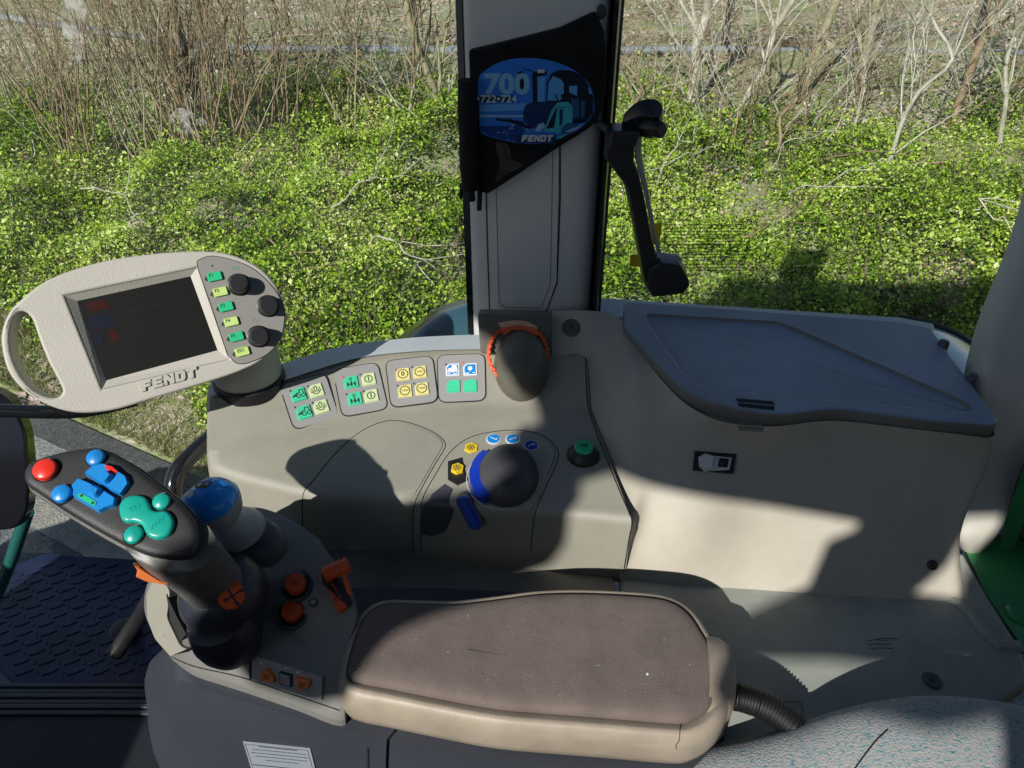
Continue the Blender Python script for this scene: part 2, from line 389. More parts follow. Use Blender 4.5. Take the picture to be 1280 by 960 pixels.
def icon_shield(mb, f, s):
    mb.add([f.w(a * s, b * s, 0) for a, b in [(-.16, .22), (.16, .22), (.16, 0), (0, -.18), (-.16, 0)]], [list(range(5))])
    mb.line(f, [(-.36 * s, -.34 * s), (-.1 * s, -.34 * s)], s * .09); mb.line(f, [(.2 * s, -.3 * s), (.34 * s, -.3 * s)], s * .07)
def ck(x, y): return (350 + x / 4.923, 440 + y / 4.923)
# each keypad: outline (crop pixels), four key centres, led spots, key materials, icons
KP = [
 ([(10, 215), (270, 142), (352, 395), (95, 472)], [(113, 266), (221, 242), (148, 374), (252, 341)], ['mint', 'pale', 'mint', 'pale'], ['loader', 'spray', 'loader', 'spray'], [(64, 242, 0), (172, 214, 0), (94, 344, 0), (201, 316, 0)], 'green and pale lime keys with loader symbols'),
 ([(338, 122), (592, 78), (655, 345), (392, 392)], [(438, 190), (545, 172), (460, 292), (561, 274)], ['mint', 'pale', 'mint', 'pale'], ['axle', 'gear1', 'axle', 'gear1'], [(390, 158, 1), (494, 142, 0), (410, 264, 0), (514, 244, 0)], 'green and pale lime keys with axle and gear symbols'),
 ([(660, 68), (930, 38), (962, 300), (694, 335)], [(757, 142), (860, 128), (770, 244), (873, 230)], ['yellow'] * 4, ['gear0', 'gear540', 'gear1000', 'gear1000'], [(712, 112, 1), (813, 96, 0), (724, 210, 0), (825, 198, 0)], 'four yellow keys with toothed ring symbols'),
 ([(978, 34), (1250, 24), (1256, 292), (988, 304)], [(1063, 114), (1170, 112), (1068, 214), (1171, 212)], ['blue', 'blue', 'mint', 'mint'], ['tractor', 'shield', None, None], [(1022, 80, 0), (1127, 70, 1)], 'two blue keys above two blank green keys')]
for out, cen, kms, ics, leds, lab in KP:
    c = ck(sum(p[0] for p in out) / 4, sum(p[1] for p in out) / 4)
    f = surf_frame(hc, *c, du=14); d0 = V(ck(*out[1])) - V(ck(*out[0])); f.along(c, (c[0] + d0.x, c[1] + d0.y))
    q_ = f.pl([ck(*p) for p in out]); ax_ = sum(p[0] for p in q_) / 4; ay_ = sum(p[1] for p in q_) / 4
    o = rpoly([(ax_ + (p[0] - ax_) * 1.07, ay_ + (p[1] - ay_) * 1.07) for p in q_], .0125, 5)
    gp = MB(M['seam']); f = f.lift(.0012); gp.prism(f, offset(o, .0011), -.005, .0006)
    m = MB(M['film']); m.prism(f, o, -.005, .0014, .0004)
    kp = m.build('keypad', console, label='rounded grey keypad with ' + lab); gp.build('keypad_gap', kp)
    for i, (ce, km, ic) in enumerate(zip(cen, kms, ics)):
        g = f.at(*ck(*ce)); g = g.lift(.0014 + (f.o - g.o).dot(f.n))
        s = .0198; k = MB(M[km]); h = s * .5
        if km == 'blue': k.use(M['white']).prism(g, rpoly([(-h, -h), (h, -h), (h, h), (-h * .5, h), (-h, h * .5)], .0015), 0, .0016); k.use(M['blue']); h *= .88
        k.prism(g, rpoly([(-h, -h), (h, -h), (h, h), (-h * .5, h), (-h, h * .5)], .0015), 0, .0022, .0008)
        if ic:
            k.use(M['white' if km == 'blue' else 'ink']); gg = g.lift(.0023)
            if ic == 'loader': icon_loader(k, gg, s)
            elif ic == 'spray': icon_spray(k, gg, s)
            elif ic == 'axle': icon_axle(k, gg, s)
            elif ic == 'tractor': icon_tractor(k, gg, s)
            elif ic == 'shield': icon_shield(k, gg, s)
            elif ic == 'gear1': icon_gear(k, gg, s, 'I', .26)
            elif ic.startswith('gear'): icon_gear(k, gg, s, {'gear0': '0', 'gear540': '540', 'gear1000': '1000'}[ic])
        k.build('key', kp)
    for x, y, on in leds:
        g = f.at(*ck(x, y)); m = MB(M['red' if on else 'ink']); m.lathe(g, [(.0017 if on else .0014, .0), (.0015, .0016), (.0008, .0020)], 12); m.build('indicator_light', kp)
# ---------------------------------------------------------------- orange ringed dial in its housing
hp = [(597, 393), (641, 394), (690, 396), (689, 425), (689, 447), (640, 446), (601, 440)]
fh = Frame(pz(640, 446, .628), (0, -.93, .36))
hm = MB(M['house']); hm.prism(fh, rpoly(fh.pl([(597, 392), (690, 395), (689, 446), (601, 441)]), .004), -.05, .006)
hous = hm.build('dial_housing', console, bevel=.003, label='dark olive-grey square housing of the orange ringed dial')
fd = fh.lift(.0062); f2 = Frame(fh.pt(647, 446) + fh.n * .006, (.0, -.72, .69))
cdm = f2.pix(652, 455)
def dome(mb, f, a, b, rx, ry, h, n=36, rings=9, droop=0, p=1.0):
    R_ = []
    for k in range(rings + 1):
        t = k / rings * math.pi / 2; c, s_ = math.cos(t) ** p, math.sin(t)
        R_.append([f.w(a + rx * c * math.cos(x) , b + ry * c * math.sin(x) + droop * s_, h * s_) for x in [2 * math.pi * i / n for i in range(n)]])
    return mb.loft(R_[:-1] + [[q * .3 + V(f.w(a, b + droop, h)) * .7 for q in R_[-2]]])
rx = .93 * (f2.pix(684, 450)[0] - f2.pix(610, 450)[0]) / 2; ry = (f2.pix(648, 408)[1] - f2.pix(648, 500)[1]) / 2
m = MB(M['domeo']); dome(m, f2, cdm[0], cdm[1] - .002, rx, ry, .046, p=.8, droop=-.006)
dial = m.build('dial', console, label='olive-brown egg shaped dial with a serrated orange ring')
ring = MB(M['orange'])
rp = [(u, v) for u, v in crom([V((a, b, 0)) .to_2d().to_3d() for a, b in [(633, 478), (619, 466), (611, 448), (613, 430), (622, 416), (636, 409), (652, 407), (668, 412), (679, 424), (684, 440), (684, 452)]], 5) for _ in [0]] if 0 else [(p.x, p.y) for p in crom([V((a, b, 0)) for a, b in [(633, 478), (619, 466), (611, 448), (613, 430), (622, 416), (636, 409), (652, 407), (668, 412), (679, 424), (684, 440), (684, 452)]], 5)]
fr3 = f2.lift(.015); ring.tube([fr3.w(*fr3.pix(u, v)) for u, v in rp], lambda t: .0028, 8)
for i, (u, v) in enumerate(rp):
    if i % 1 == 0:
        a, b = fr3.pix(u, v); (i % 2 == 0) and ring.tube([fr3.w(a, b, -.004), fr3.w(a, b, .004)], .0033, 6)
ring.build('serrated_ring', dial)
m = MB(M['orangelite']); wf = fh.lift(.0068)
m.prism(wf, wf.pl([(622, 404), (630, 402), (645, 400), (660, 402), (671, 408), (673, 414), (664, 411), (650, 406), (636, 408), (628, 412)]), 0, .001)
m.use(M['orange']).prism(wf, wf.pl([(626, 412), (636, 408), (650, 406), (666, 410), (674, 416), (670, 420), (655, 412), (640, 412), (630, 418)]), 0, .004)
m.build('dial_window', hous)
# ---------------------------------------------------------------- blue-marked round knob and its panel
fk = surf_frame(hc, 628, 592, du=18)
hump = MB(M['beige'])
def hull_px(f, px, n=4): return [(p.x, p.y) for p in crom([V((*f.pix(*q), 0)) for q in px], n, True)]
pan = hull_px(fk, [(577, 565), (590, 550), (615, 543), (650, 541), (680, 548), (694, 562), (692, 578), (682, 603), (668, 634), (650, 640), (610, 636), (584, 600)], 3)
hump.prism(fk, pan, -.004, .0025, .0015)
panel = hump.build('knob_panel', console, bevel=.001, label='raised egg shaped panel round the dark knob')
fk2 = fk.lift(.0026)
rk = MB(M['greydk']); c0 = fk2.pix(629, 596)
rr0 = (fk2.pix(674, 596)[0] - fk2.pix(588, 596)[0]) / 2; rr1 = (fk2.pix(630, 560)[1] - fk2.pix(630, 640)[1]) / 2
rk.use(M['white']); ringp = circ(c0[0], c0[1] - .001, rr0 * 1.06, 40, rr1 * .97, R(100), R(290)); rk.line(fk2, ringp, .0008, .0004)
rk.build('scale_line', panel); rk = MB(M['white'])
rk.line(fk2, circ(c0[0], c0[1] - .001, rr0 * 1.06, 20, rr1 * .97, R(-20), R(60)), .0008, .0004)
rk.build('scale_line', panel)
k = MB(M['domeb']); dome(k, fk2, c0[0] + .006, c0[1] - .001, rr0 * .90, rr1 * .90, .034, p=.85)
knob = k.build('knob', console, label='charcoal half-round knob with a ribbed blue pointer')
b = MB(M['bluedk']); fb = fk2
arc = []
N_ = 28
for i in range(N_ + 1):
    a = R(135) + R(108) * i / N_; arc.append((c0[0] + .002 + rr0 * 1.02 * math.cos(a), c0[1] + rr1 * .98 * math.sin(a)))
inner = [(c0[0] + .003 + (p[0] - c0[0]) * (.78), c0[1] + (p[1] - c0[1]) * .78) for i, p in enumerate(arc)]
b.loft([[fb.w(*o_, 0), fb.w(*o_, .009), fb.w(*n_, .013), fb.w(*n_, 0)] for o_, n_ in zip(arc, inner)])
for i in range(int(N_ * .45), N_):
    o_, n_ = arc[i], inner[i]; o2 = (o_[0] * .55 + arc[i + 1][0] * .45, o_[1] * .55 + arc[i + 1][1] * .45); n2 = (n_[0] * .55 + inner[i + 1][0] * .45, n_[1] * .55 + inner[i + 1][1] * .45)
    b.add([fb.w(*o_, .0), fb.w(*o2, .0), fb.w(*n2, .0), fb.w(*n_, .0), fb.w(*o_, .0115), fb.w(*o2, .0115), fb.w(*n2, .0155), fb.w(*n_, .0155)], [(0, 1, 5, 4), (1, 2, 6, 5), (2, 3, 7, 6), (3, 0, 4, 7), (4, 5, 6, 7)])
b.build('pointer', knob)
def spot(name, px, py_, r, m, h=.0018, sx=1, parent=console, draw=None, label=None, border=True, n=24, a0=0, fr=None, lift=0):
    f = fr or surf_frame(hc, px, py_, du=4); f = f.at(px, py_); f.o = f.o + f.n * lift
    s = MB(m)
    if border: s.use(M['white']).prism(f, circ(0, 0, r * 1.12, n, r * 1.12 * sx, a0, a0 + 2 * math.pi), 0, h * .6)
    s.use(m).prism(f, circ(0, 0, r, n, r * sx, a0, a0 + 2 * math.pi), 0, h, .0004)
    if draw: draw(s, f.lift(h + .0002))
    t = {'label': label} if label else {}
    return s.build(name, parent, **t)
def tick(a):
    def d(s, f):
        s.use(M['white']); c_, s_ = math.cos(a), math.sin(a); s.line(f, [(-.005 * c_, -.005 * s_), (.005 * c_, .005 * s_)], .0014); s.line(f, [(.003, -.001), (.0055, .001)], .0009)
    return d
for (u, v), a, col_ in (((617, 551), -.5, 'blue'), ((641, 551), .6, 'blue'), ((664, 559), .7, 'bluedk')):
    spot('round_symbol', u, v, .0088, M[col_], draw=tick(a), parent=console, fr=fk, lift=.0026, label='round blue symbol above the dark knob')
def snow(s, f):
    s.use(M['ink'])
    for k_ in range(3):
        a = k_ * math.pi / 3; s.line(f, [(-.0055 * math.cos(a), -.0055 * math.sin(a)), (.0055 * math.cos(a), .0055 * math.sin(a))], .0007)
    for k_ in range(6):
        a = k_ * math.pi / 3 + .52; s.line(f, circ(.0045 * math.cos(a), .0045 * math.sin(a), .0016, 8), .0005)
spot('hexagon_symbol', 589, 562, .0098, M['yellowhex'], draw=snow, border=False, n=6, a0=R(30), fr=fk, lift=.0026)
nf = fk.at(571, 588); m = MB(M['black']); m.prism(nf, nf.pl([(560, 578), (578, 573), (589, 583), (587, 600), (572, 607), (560, 600)]), -.001, .0022); m.build('switch_recess', console)
spot('hexagon_button', 572, 589, .0088, M['yellowhex'], h=.005, draw=snow, border=False, n=6, a0=R(30), fr=fk, lift=.002)
of = surf_frame(hc, 586, 636, du=14).along((576, 620), (597, 660)); om = MB(M['bluedk'])
lx = abs(of.pix(597, 661)[0] - of.pix(576, 618)[0]) / 2
cc = of.pix(587, 640); of = of.at(587, 640, .001)
stad = [(x * lx * .62 + math.cos(a) * .0085, math.sin(a) * .0085) for x, a in [(1 if i < 9 else -1, R(-90) + R(180) * (i if i < 9 else i - 1) / 8) for i in range(18)]]
om.use(M['greydk']).prism(of, offset(stad, .002), -.012, .001, .001); om.use(M['bluedk']).prism(of, stad, -.01, .0018, .0008)
om.use(M['bluebar']).prism(of.lift(.0018), offset([(x * .95, y * .6) for x, y in stad], -.001), 0, .0016, .0006)
om.build('rocker_switch', console, label='upright oval dark blue rocker switch', ang=30)
# finger recess beside the knob panel: a flat dark patch painted for the pocket's shade
pk = MB(M['black']); patch([(526, 652), (529, 632), (540, 618), (556, 605), (566, 612), (561, 625), (568, 636), (564, 650), (556, 665), (540, 670), (528, 668)], .0006, M['greydk'], 'finger_recess_shade', console, step=5)
# green push button
gf = surf_frame(hc, 729, 571, du=10); gb = MB(M['black'])
gb.lathe(gf.at(729, 570), [(.0215, -.002), (.0215, .003), (.019, .006), (.0145, .013), (.0135, .0145), (.010, .0145)], 36)
base = gb.build('button_collar', console, ang=50, label='black cone collar of the green push button')
g = MB(M['green']); gg = gf.at(729, 570).lift(.0145); g.lathe(gg, [(.0125, -.001), (.0125, .003), (.0115, .0045), (.009, .005)], 32)
g.use(M['ink']); 
for yy in (-.002, 0, .002): g.line(gg.lift(.0052), [(-.005, yy), (.005, yy)], .0009)
for xx in (-.004, 0, .004): g.line(gg.lift(.0052), [(xx, -.003), (xx, .003)], .0006)
g.build('push_button', base, ang=50)
# ================================================================ SHELF under the console
fz = Frame((0, 0, .47), (0, 0, 1), (0, 1, 0))
shf = MB(M['shelf']); P = [pz(u, v, .47) for u, v in [(776, 705), (1000, 705), (1205, 690), (1210, 700), (1236, 745), (1274, 806), (1290, 850), (1215, 905), (1150, 1010), (770, 1010)]]
shf.prism(fz, [(p.x, p.y) for p in P], -.03, 0)
shelf = shf.build('fender_shelf', None, bevel=.006, label='grey-green moulded shelf below the storage box, behind the armrest', cat='shelf')
sh2 = MB(M['shelf2']); P = [(-.30, .70), (.137, .70), (.137, .30), (-.22, .30), (-.30, .45)]
x1 = pz(773, 740, .47).x
sh2.prism(fz, [(-.30, .72), (x1 - .003, .72), (x1 - .003, .40), (-.12, .42), (-.30, .56)], -.03, -.0005)
sh2.build('shelf_panel', shelf, bevel=.002, label='brown-grey part of the shelf left of the joint')
hs = hitter(shf.bvh())
for u, v in ((1165, 851), (1124, 890)):
    m = MB(M['greydk']); f = fz.at(u, v); f.o.z = .47; m.lathe(f, [(.0105, -.001), (.0105, .0012), (.0085, .0024), (.004, .0018)], 24); m.use(M['ink']).prism(f, circ(0, 0, .0022, 8), .001, .0022); m.build('round_plug', shelf)
m = MB(M['shelf2'])
a = fz.pl([(958, 876), (1000, 878), (1003, 884), (1003, 945), (985, 950)]); m.line(fz, a, .002, .0006); m.build('cutout_edge', shelf)
random.seed(3)
m = MB(M['ink'])
for u, v in ((1095, 801), (1098, 806), (1102, 811), (1108, 799)):
    p = fz.pix(u, v); m.line(fz, [(p[0] - .012, p[1]), (p[0], p[1] + .0012), (p[0] + .014, p[1])], .0007, .0005)
m.build('scuff_mark', shelf)
# moulded rib at the right end
m = MB(M['shelf']); m.tube([fz.w(*fz.pix(u, v), -.002) for u, v in [(1190, 750), (1212, 765), (1230, 790), (1248, 806), (1274, 808)]], .008, 10); m.build('moulded_rib', shelf)
# ================================================================ STORAGE BOX
def mix(p, q, t): return p * (1 - t) + q * t
zt = .652
C_ = [ # top, mid1, mid2, bottom
 [py(690, 389, .945), py(690, 402, .932), py(690, 420, .915), pz(690, 447, .622)],
 [py(728, 388, .945), py(730, 402, .932), py(731, 420, .915), pz(731, 447, .622)],
 [pz(772, 396, .662), pz(766, 412, .655), pz(752, 455, .63), pz(735, 516, .578)],
 [pz(800, 440, .655), pz(792, 470, .645), pz(775, 520, .61), pz(758, 578, .565)],
 [pz(835, 484, zt), pz(826, 515, .63), pz(808, 580, .59), pz(786, 658, .545)],
 [pz(868, 512, zt), pz(858, 545, .62), pz(828, 630, .56), pz(777, 728, .466)],
 [pz(908, 528, zt), pz(903, 560, .615), pz(880, 650, .55), pz(850, 735, .466)],
 [pz(965, 533, zt), pz(960, 570, .61), pz(945, 650, .54), pz(930, 741, .466)],
 [pz(1040, 526, zt), pz(1035, 568, .61), pz(1020, 650, .54), pz(1010, 747, .466)],
 [pz(1130, 535, zt), pz(1125, 575, .61), pz(1110, 660, .54), pz(1100, 752, .466)],
 [pz(1200, 543, zt), pz(1196, 582, .61), pz(1175, 670, .535), pz(1170, 756, .466)],
 [pz(1240, 546, zt), pz(1232, 584, .61), pz(1198, 672, .535), pz(1203, 756, .466)],
 ]
l_ = C_[-1]; C_.append([p + V((.012, .035, -.002)) for p in l_]); C_.append([p + V((.006, .16, -.002)) for p in l_])
rows_ = []
cs = [crom(c, 5) for c in C_]
for k in range(len(cs[0])): rows_.append(crom([c[k] for c in cs], 6))
bb = MB(M['beige2']); bb.grid(rows_)
hb = hitter(bb.bvh())
box = thing('storage_box', (.35, .75, .47), 'beige-grey moulded storage box with a lid tinted blue-grey for skylight behind the armrest, right of the pillar', 'storage box')
bb.build('box_body', box, ang=70)
# flat top behind the front panel, under the lid
fl = Frame((0, 0, .667), (0, 0, 1), (0, 1, 0))
m = MB(M['beige2']); tp = [(p.x, p.y + .012) for p in rows_[0]]; tp = tp[6:-6] + [(pz(1225, 480, .65).x, pz(1225, 480, .65).y), (.59, .955), (.10, .965), (.10, .94)]
m.prism(Frame((0, 0, .65), (0, 0, 1), (0, 1, 0)), tp, -.02, -.004); m.build('box_rim', box)
outer = [(p.x, p.y) for p in crom([V((*fl.pix(*q), 0)) for q in [(779, 379)]], 1)]
lo = fl.pl([(780, 376), (1125, 401), (1164, 409), (1197, 455), (1250, 527), (1240, 531), (1166, 526), (1105, 518), (1044, 511), (1020, 513), (987, 518), (950, 516), (922, 511), (886, 502), (853, 486), (815, 448), (779, 408)])
lo = rpoly(lo, .012, 3)
rc = rpoly(fl.pl([(806, 391), (975, 402), (990, 408), (1206, 501), (1216, 511), (1212, 515), (1060, 502), (920, 489), (873, 480), (853, 465), (814, 410)]), .012, 3)
lm = MB(M['lid']); lm.prism(fl, lo, -.004, 0, .0025, ()) if 0 else None
rin = offset(rc, -.0035)
lm.sheet(fl, offset(lo, -.004), 0, [rc])
n = len(rc); lm.use(M['lidside']).loft([[fl.w(*p, 0) for p in rc], [fl.w(*p, -.003) for p in rin]], (0, 0)); lm.use(M['lid']).sheet(fl, rin, -.003)
lm.use(M['lid']).loft([[fl.w(*p, 0) for p in offset(lo, -.004)], [fl.w(*p, -.0012) for p in offset(lo, -.0012)]], (0, 0))
lm.use(M['lidside']).loft([[fl.w(*p, -.0012) for p in offset(lo, -.0012)], [fl.w(*p, -.004) for p in lo], [fl.w(*p, -.020) for p in offset(lo, -.0005)], [fl.w(*p, -.023) for p in offset(lo, -.004)]], (0, 0))
lid = lm.build('lid', box, label='lid with a sunken panel and a slanting edge, skylight painted in as blue-grey', ang=15)
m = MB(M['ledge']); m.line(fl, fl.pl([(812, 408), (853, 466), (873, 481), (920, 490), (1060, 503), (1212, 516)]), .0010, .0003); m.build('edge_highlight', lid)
m = MB(M['seam']); 
for pts in ([(920, 498), (966, 502), (969, 506), (922, 502)], [(922, 504), (968, 508), (968, 513), (924, 508)]): m.prism(fl, fl.pl(pts), -.003, .0006)
m.build('finger_slot', lid)
for u, v in ((1179, 431), (1214, 474)):
    m = MB(M['greydk']); f = fl.at(u, v); m.lathe(f, [(.0075, -.02), (.0075, .004), (.006, .0065), (.003, .007)], 16); m.build('hinge_peg', lid, ang=50)
# catch below the slot
p, nn = hb(938, 541); m = MB(M['lidside']); f = Frame(p, nn); m.prism(f, rpoly(f.pl([(922, 533), (954, 535), (954, 538), (924, 536)]), .001), -.01, .003); m.build('catch', box)
# grey rocker switch in black bezel
f = surf_frame(hb, 892, 578, du=10).along((866, 576), (918, 580)); m = MB(M['black'])
m.prism(f, rpoly(f.pl([(868, 563), (921, 567), (917, 593), (865, 589)]), .001), -.004, .003, .001); bz = m.build('switch_bezel', box, label='black rectangular bezel with a light grey rocker switch')
m = MB(M['palegrey'] if 'palegrey' in M else M['label'])
a = f.pl([(872, 571), (882, 569), (914, 572), (911, 588), (880, 590), (873, 584)]); m.prism(f, a, .002, .006, .001)
a = f.pl([(872, 572), (880, 567), (892, 571), (888, 588), (880, 589), (874, 584)]); m.prism(f, a, .005, .013, .002)
m.use(M['seam']).prism(f, f.pl([(898, 573), (910, 574), (908, 585), (896, 584)]), .004, .0066); m.use(M['steel']).prism(f, f.pl([(899, 578), (904, 578), (903, 584), (898, 584)]), .004, .0072); m.build('rocker', bz)
# screws
p, nn = hb(1165, 706); f = Frame(p, nn); m = MB(M['beige2']); m.use(M['steel']).lathe(f, [(.0065, -.001), (.0065, .002), (.005, .003), (.002, .003)], 20); m.use(M['seam']); m.line(f.lift(.0034), [(-.003, 0), (.003, 0)], .001); m.line(f.lift(.0035), [(0, -.003), (0, .003)], .001); m.build('screw', box)
p, nn = hb(715, 408); f = surf_frame(hb, 714, 410, du=5); m = MB(M['house']); m.lathe(f, [(.0135, -.001), (.0135, .002), (.011, .0034), (.008, .0034)], 28); m.use(M['seam']); m.line(f.lift(.0036), [(-.003, 0), (.003, 0)], .0012); m.line(f.lift(.0037), [(0, -.003), (0, .003)], .0012); m.build('screw_cap', box)
# dark joint between console and box
m = seam([(690, 447), (731, 447), (733, 480), (737, 516), (760, 578), (775, 615), (789, 651), (786, 675), (780, 712)], .0022, hh=lambda u, v: (lambda a, b: a if (a[0] - CAM).length < (b[0] - CAM).length else b)(*(sorted([x for x in (CBhit(u, v), BBhit(u, v)) if x], key=lambda x: (x[0] - CAM).length) * 2)[:2])) if 0 else None
def both(u, v):
    r_ = []
    for h_ in (hc, hb):
        try: r_.append(h_(u, v))
        except Exception: pass
    return min(r_, key=lambda x: (x[0] - CAM).length)
m = seam([(732, 447), (733, 480), (737, 516), (760, 578), (775, 615), (789, 651), (786, 675), (780, 712)], .0015, hh=both); m.build('joint_gap', box)
# ================================================================ DISPLAY TERMINAL
def t1(x, y): return (x / 3.368, 290 + y / 3.368)
tc = pd(185, 415, .845)
dn = (CAM - tc).normalized(); ft = Frame(tc, dn + V((-.10, 0, .06)))
ft.along((95, 375), (238, 344))
term = thing('display_terminal', tc + V((0, .02, -.1)), 'light grey oval display terminal with dark screen, grab handle hole, six keys and three knobs', 'display terminal')
def clo(px, n=3): return [(p.x, p.y) for p in crom([V((*ft.pix(*t1(*q)), 0)) for q in px], n, True)]
outl = clo([(5, 480), (6, 420), (30, 350), (80, 290), (200, 200), (400, 130), (600, 95), (800, 80), (950, 88), (1080, 140), (1160, 220), (1200, 320), (1200, 400), (1170, 470), (1100, 540), (1000, 590), (850, 640), (650, 700), (500, 745), (380, 762), (280, 755), (180, 720), (90, 660), (30, 580)])
hole = clo([(75, 335), (112, 340), (138, 375), (160, 440), (200, 540), (250, 635), (262, 672), (242, 697), (200, 695), (140, 665), (90, 610), (55, 540), (40, 470), (45, 390)], 2)
bz = rpoly(ft.pl([t1(*p) for p in [(272, 268), (830, 150), (962, 535), (430, 660)]]), .001, 1)
scn = ft.pl([t1(*p) for p in [(318, 288), (800, 183), (915, 497), (442, 625)]])
bz4 = ft.pl([t1(*p) for p in [(272, 268), (830, 150), (962, 535), (430, 660)]])
m = MB(M['term']); m.prism(ft, outl, -.036, 0, 0, [hole, bz4])
o = m.build('terminal_body', term, bevel=.0035, seg=4, ang=50)
m = MB(M['term']); m.loft([[ft.w(*p, -.0012) for p in bz4], [ft.w(*p, -.008) for p in scn]], (0, 0)); m.build('screen_bezel', term, smooth=False)
m = MB(M['lcdoff']); m.sheet(ft, scn, -.0078)
fs = ft.lift(-.0076)
def tq(mb, mt, px, h=.0): mb.use(mt).sheet(fs, fs.pl([t1(*p) for p in px]), h)
tq(m, M['lcd1'], [(362, 300), (445, 285), (458, 320), (374, 335)]); tq(m, M['lcd2'], [(372, 362), (465, 345), (484, 395), (388, 412)])
tq(m, M['lcd1'], [(455, 420), (490, 412), (503, 455), (468, 465)]); tq(m, M['lcd2'], [(392, 435), (425, 430), (440, 470), (405, 482)])
m.use(M['lcd3'])
for (x, y, l) in ((500, 290, 150), (512, 345, 180), (525, 400, 170), (520, 425, 90)): m.line(fs, fs.pl([t1(x, y), t1(x + l, y - l * .22)]), .0018, .0001)
m.line(fs, [(p.x, p.y) for p in crom([V((*fs.pix(*t1(*q)), 0)) for q in [(530, 500), (545, 480), (575, 478), (600, 500)]], 4)], .0008, .0001)
m.line(fs, fs.pl([t1(535, 505), t1(550, 548)]), .001, .0001); m.line(fs, fs.pl([t1(570, 500), t1(582, 540)]), .001, .0001); m.line(fs, fs.pl([t1(542, 527), t1(577, 518)]), .001, .0001)
m.line(fs, fs.pl([t1(560, 555), t1(585, 562), t1(610, 545)]), .0008, .0001); m.line(fs, fs.pl([t1(790, 460), t1(870, 445), t1(880, 480), t1(800, 495)]), .0008, .0001)
scr = m.build('screen', term, smooth=False)
# FENDT badge, raised letters drawn as blocks
def fendt(mb, f, a, b, cw, chh, h0, h1, sl=.18):
    L_ = {'F': [[(0, 0), (0, 1), (1, 1), (1, .70), (.42, .70), (.42, .62), (.9, .62), (.9, .34), (.42, .34), (.42, 0)]],
          'E': [[(0, 0), (0, 1), (1, 1), (1, .74), (.42, .74), (.42, .64), (.9, .64), (.9, .36), (.42, .36), (.42, .26), (1, .26), (1, 0)]],
          'N': [[(0, 0), (0, 1), (.32, 1), (.7, .5), (.7, 1), (1, 1), (1, 0), (.7, 0), (.3, .52), (.3, 0)]],
          'D': [[(0, 0), (0, 1), (.8, 1), (1, .8), (1, .2), (.8, 0)]],
          'T': [[(.33, 0), (.33, .72), (0, .72), (0, 1), (1.05, 1), (1.05, .72), (.68, .72), (.68, 0)]]}
    for i, ch in enumerate('FENDT'):
        x0 = a + (i - 2.5) * cw * 1.12
        for pl in L_[ch]:
            pts = [(x0 + x * cw + y * sl * chh, b + (y - .5) * chh) for x, y in pl]
            hol = [[(x0 + x * cw + y * sl * chh, b + (y - .5) * chh) for x, y in [(.34, .26), (.34, .74), (.62, .74), (.68, .66), (.68, .34), (.62, .26)]]] if ch == 'D' else ()
            mb.prism(f, pts, h0, h1, 0, hol)
p = ft.pix(210, 473.5); m = MB(M['term']); fw = abs(ft.pix(247, 465)[0] - ft.pix(174, 484)[0]) / 5.75
fl2 = ft.lift(0); fl2.along((176, 484), (246, 465)); p = fl2.pix(211, 474)
fendt(m, fl2, p[0], p[1], fw, .0118, -.001, .0024); m.build('raised_lettering', term, smooth=False)
# key panel
kpn = [(832, 145), (845, 115), (900, 102), (1000, 125), (1080, 165), (1150, 235), (1192, 310), (1196, 380), (1178, 450), (1130, 510), (1060, 545), (1005, 555), (972, 530), (950, 490), (890, 310)]
kpo = clo(kpn, 3); m = MB(M['seam']); m.prism(ft, offset(kpo, .0006), -.001, .0006); gp = m.build('panel_edge', term)
m = MB(M['termpanel']); m.prism(ft, kpo, -.001, .0011, .0003); kpanel = m.build('key_panel', term)
fp = ft.lift(.0012)
m = MB(M['ink']); m.prism(fp, circ(*fp.pix(*t1(893, 142)), .0011, 10), 0, .0004); m.build('light_sensor', kpanel)
KEYS = [('F1', 904, 188, 'green'), ('F2', 928, 252, 'lime'), ('F3', 952, 315, 'green'), ('F4', 974, 378, 'lime'), ('F5', 996, 441, 'green'), ('ESC', 1020, 504, 'lime')]
for tx, x, y, km in KEYS:
    f = fp.at(*t1(x, y)); w, h = .0083, .0056
    m = MB(M[km]); m.prism(f, rpoly([(-w, -h), (w, -h), (w, h), (-w, h)], .002), 0, .0032, .0008); m.use(M['ink']).text(f, tx, -.0035 if len(tx) == 2 else -.001, .0018, .0055, .0034, bold=.0001); m.build('key', kpanel, label='%s key lettered %s' % ({'green': 'green', 'lime': 'lime yellow'}[km], tx))
    m = MB(M['ink']); m.add([f.w(-w - .004, -.001, .0004), f.w(-w - .0008, .003, .0004), f.w(-w - .0008, -.004, .0004)], [(0, 1, 2)]); m.build('arrow_mark', kpanel)
for (bx, by), (tx, ty) in (((1005, 222), (1022, 193)), ((1128, 312), (1142, 286)), ((1088, 440), (1102, 415))):
    f = fp.at(*t1(bx, by)); m = MB(M['black']); r = .0118
    ext_ = .021
    prof = [(r * 1.15, 0), (r * 1.15, .002), (r, .003), (r * .86, ext_ - .002), (r * .78, ext_), (r * .6, ext_)]
    rings = []
    for rr_, hh_ in prof: rings.append([f.w((rr_ * (1 + (.04 if k_ % 2 and .003 < hh_ < ext_ else 0))) * math.cos(2 * math.pi * k_ / 36), (rr_ * (1 + (.04 if k_ % 2 and .003 < hh_ < ext_ else 0))) * math.sin(2 * math.pi * k_ / 36), hh_) for k_ in range(36)])
    m.loft(rings); m.build('knob', term, ang=40)
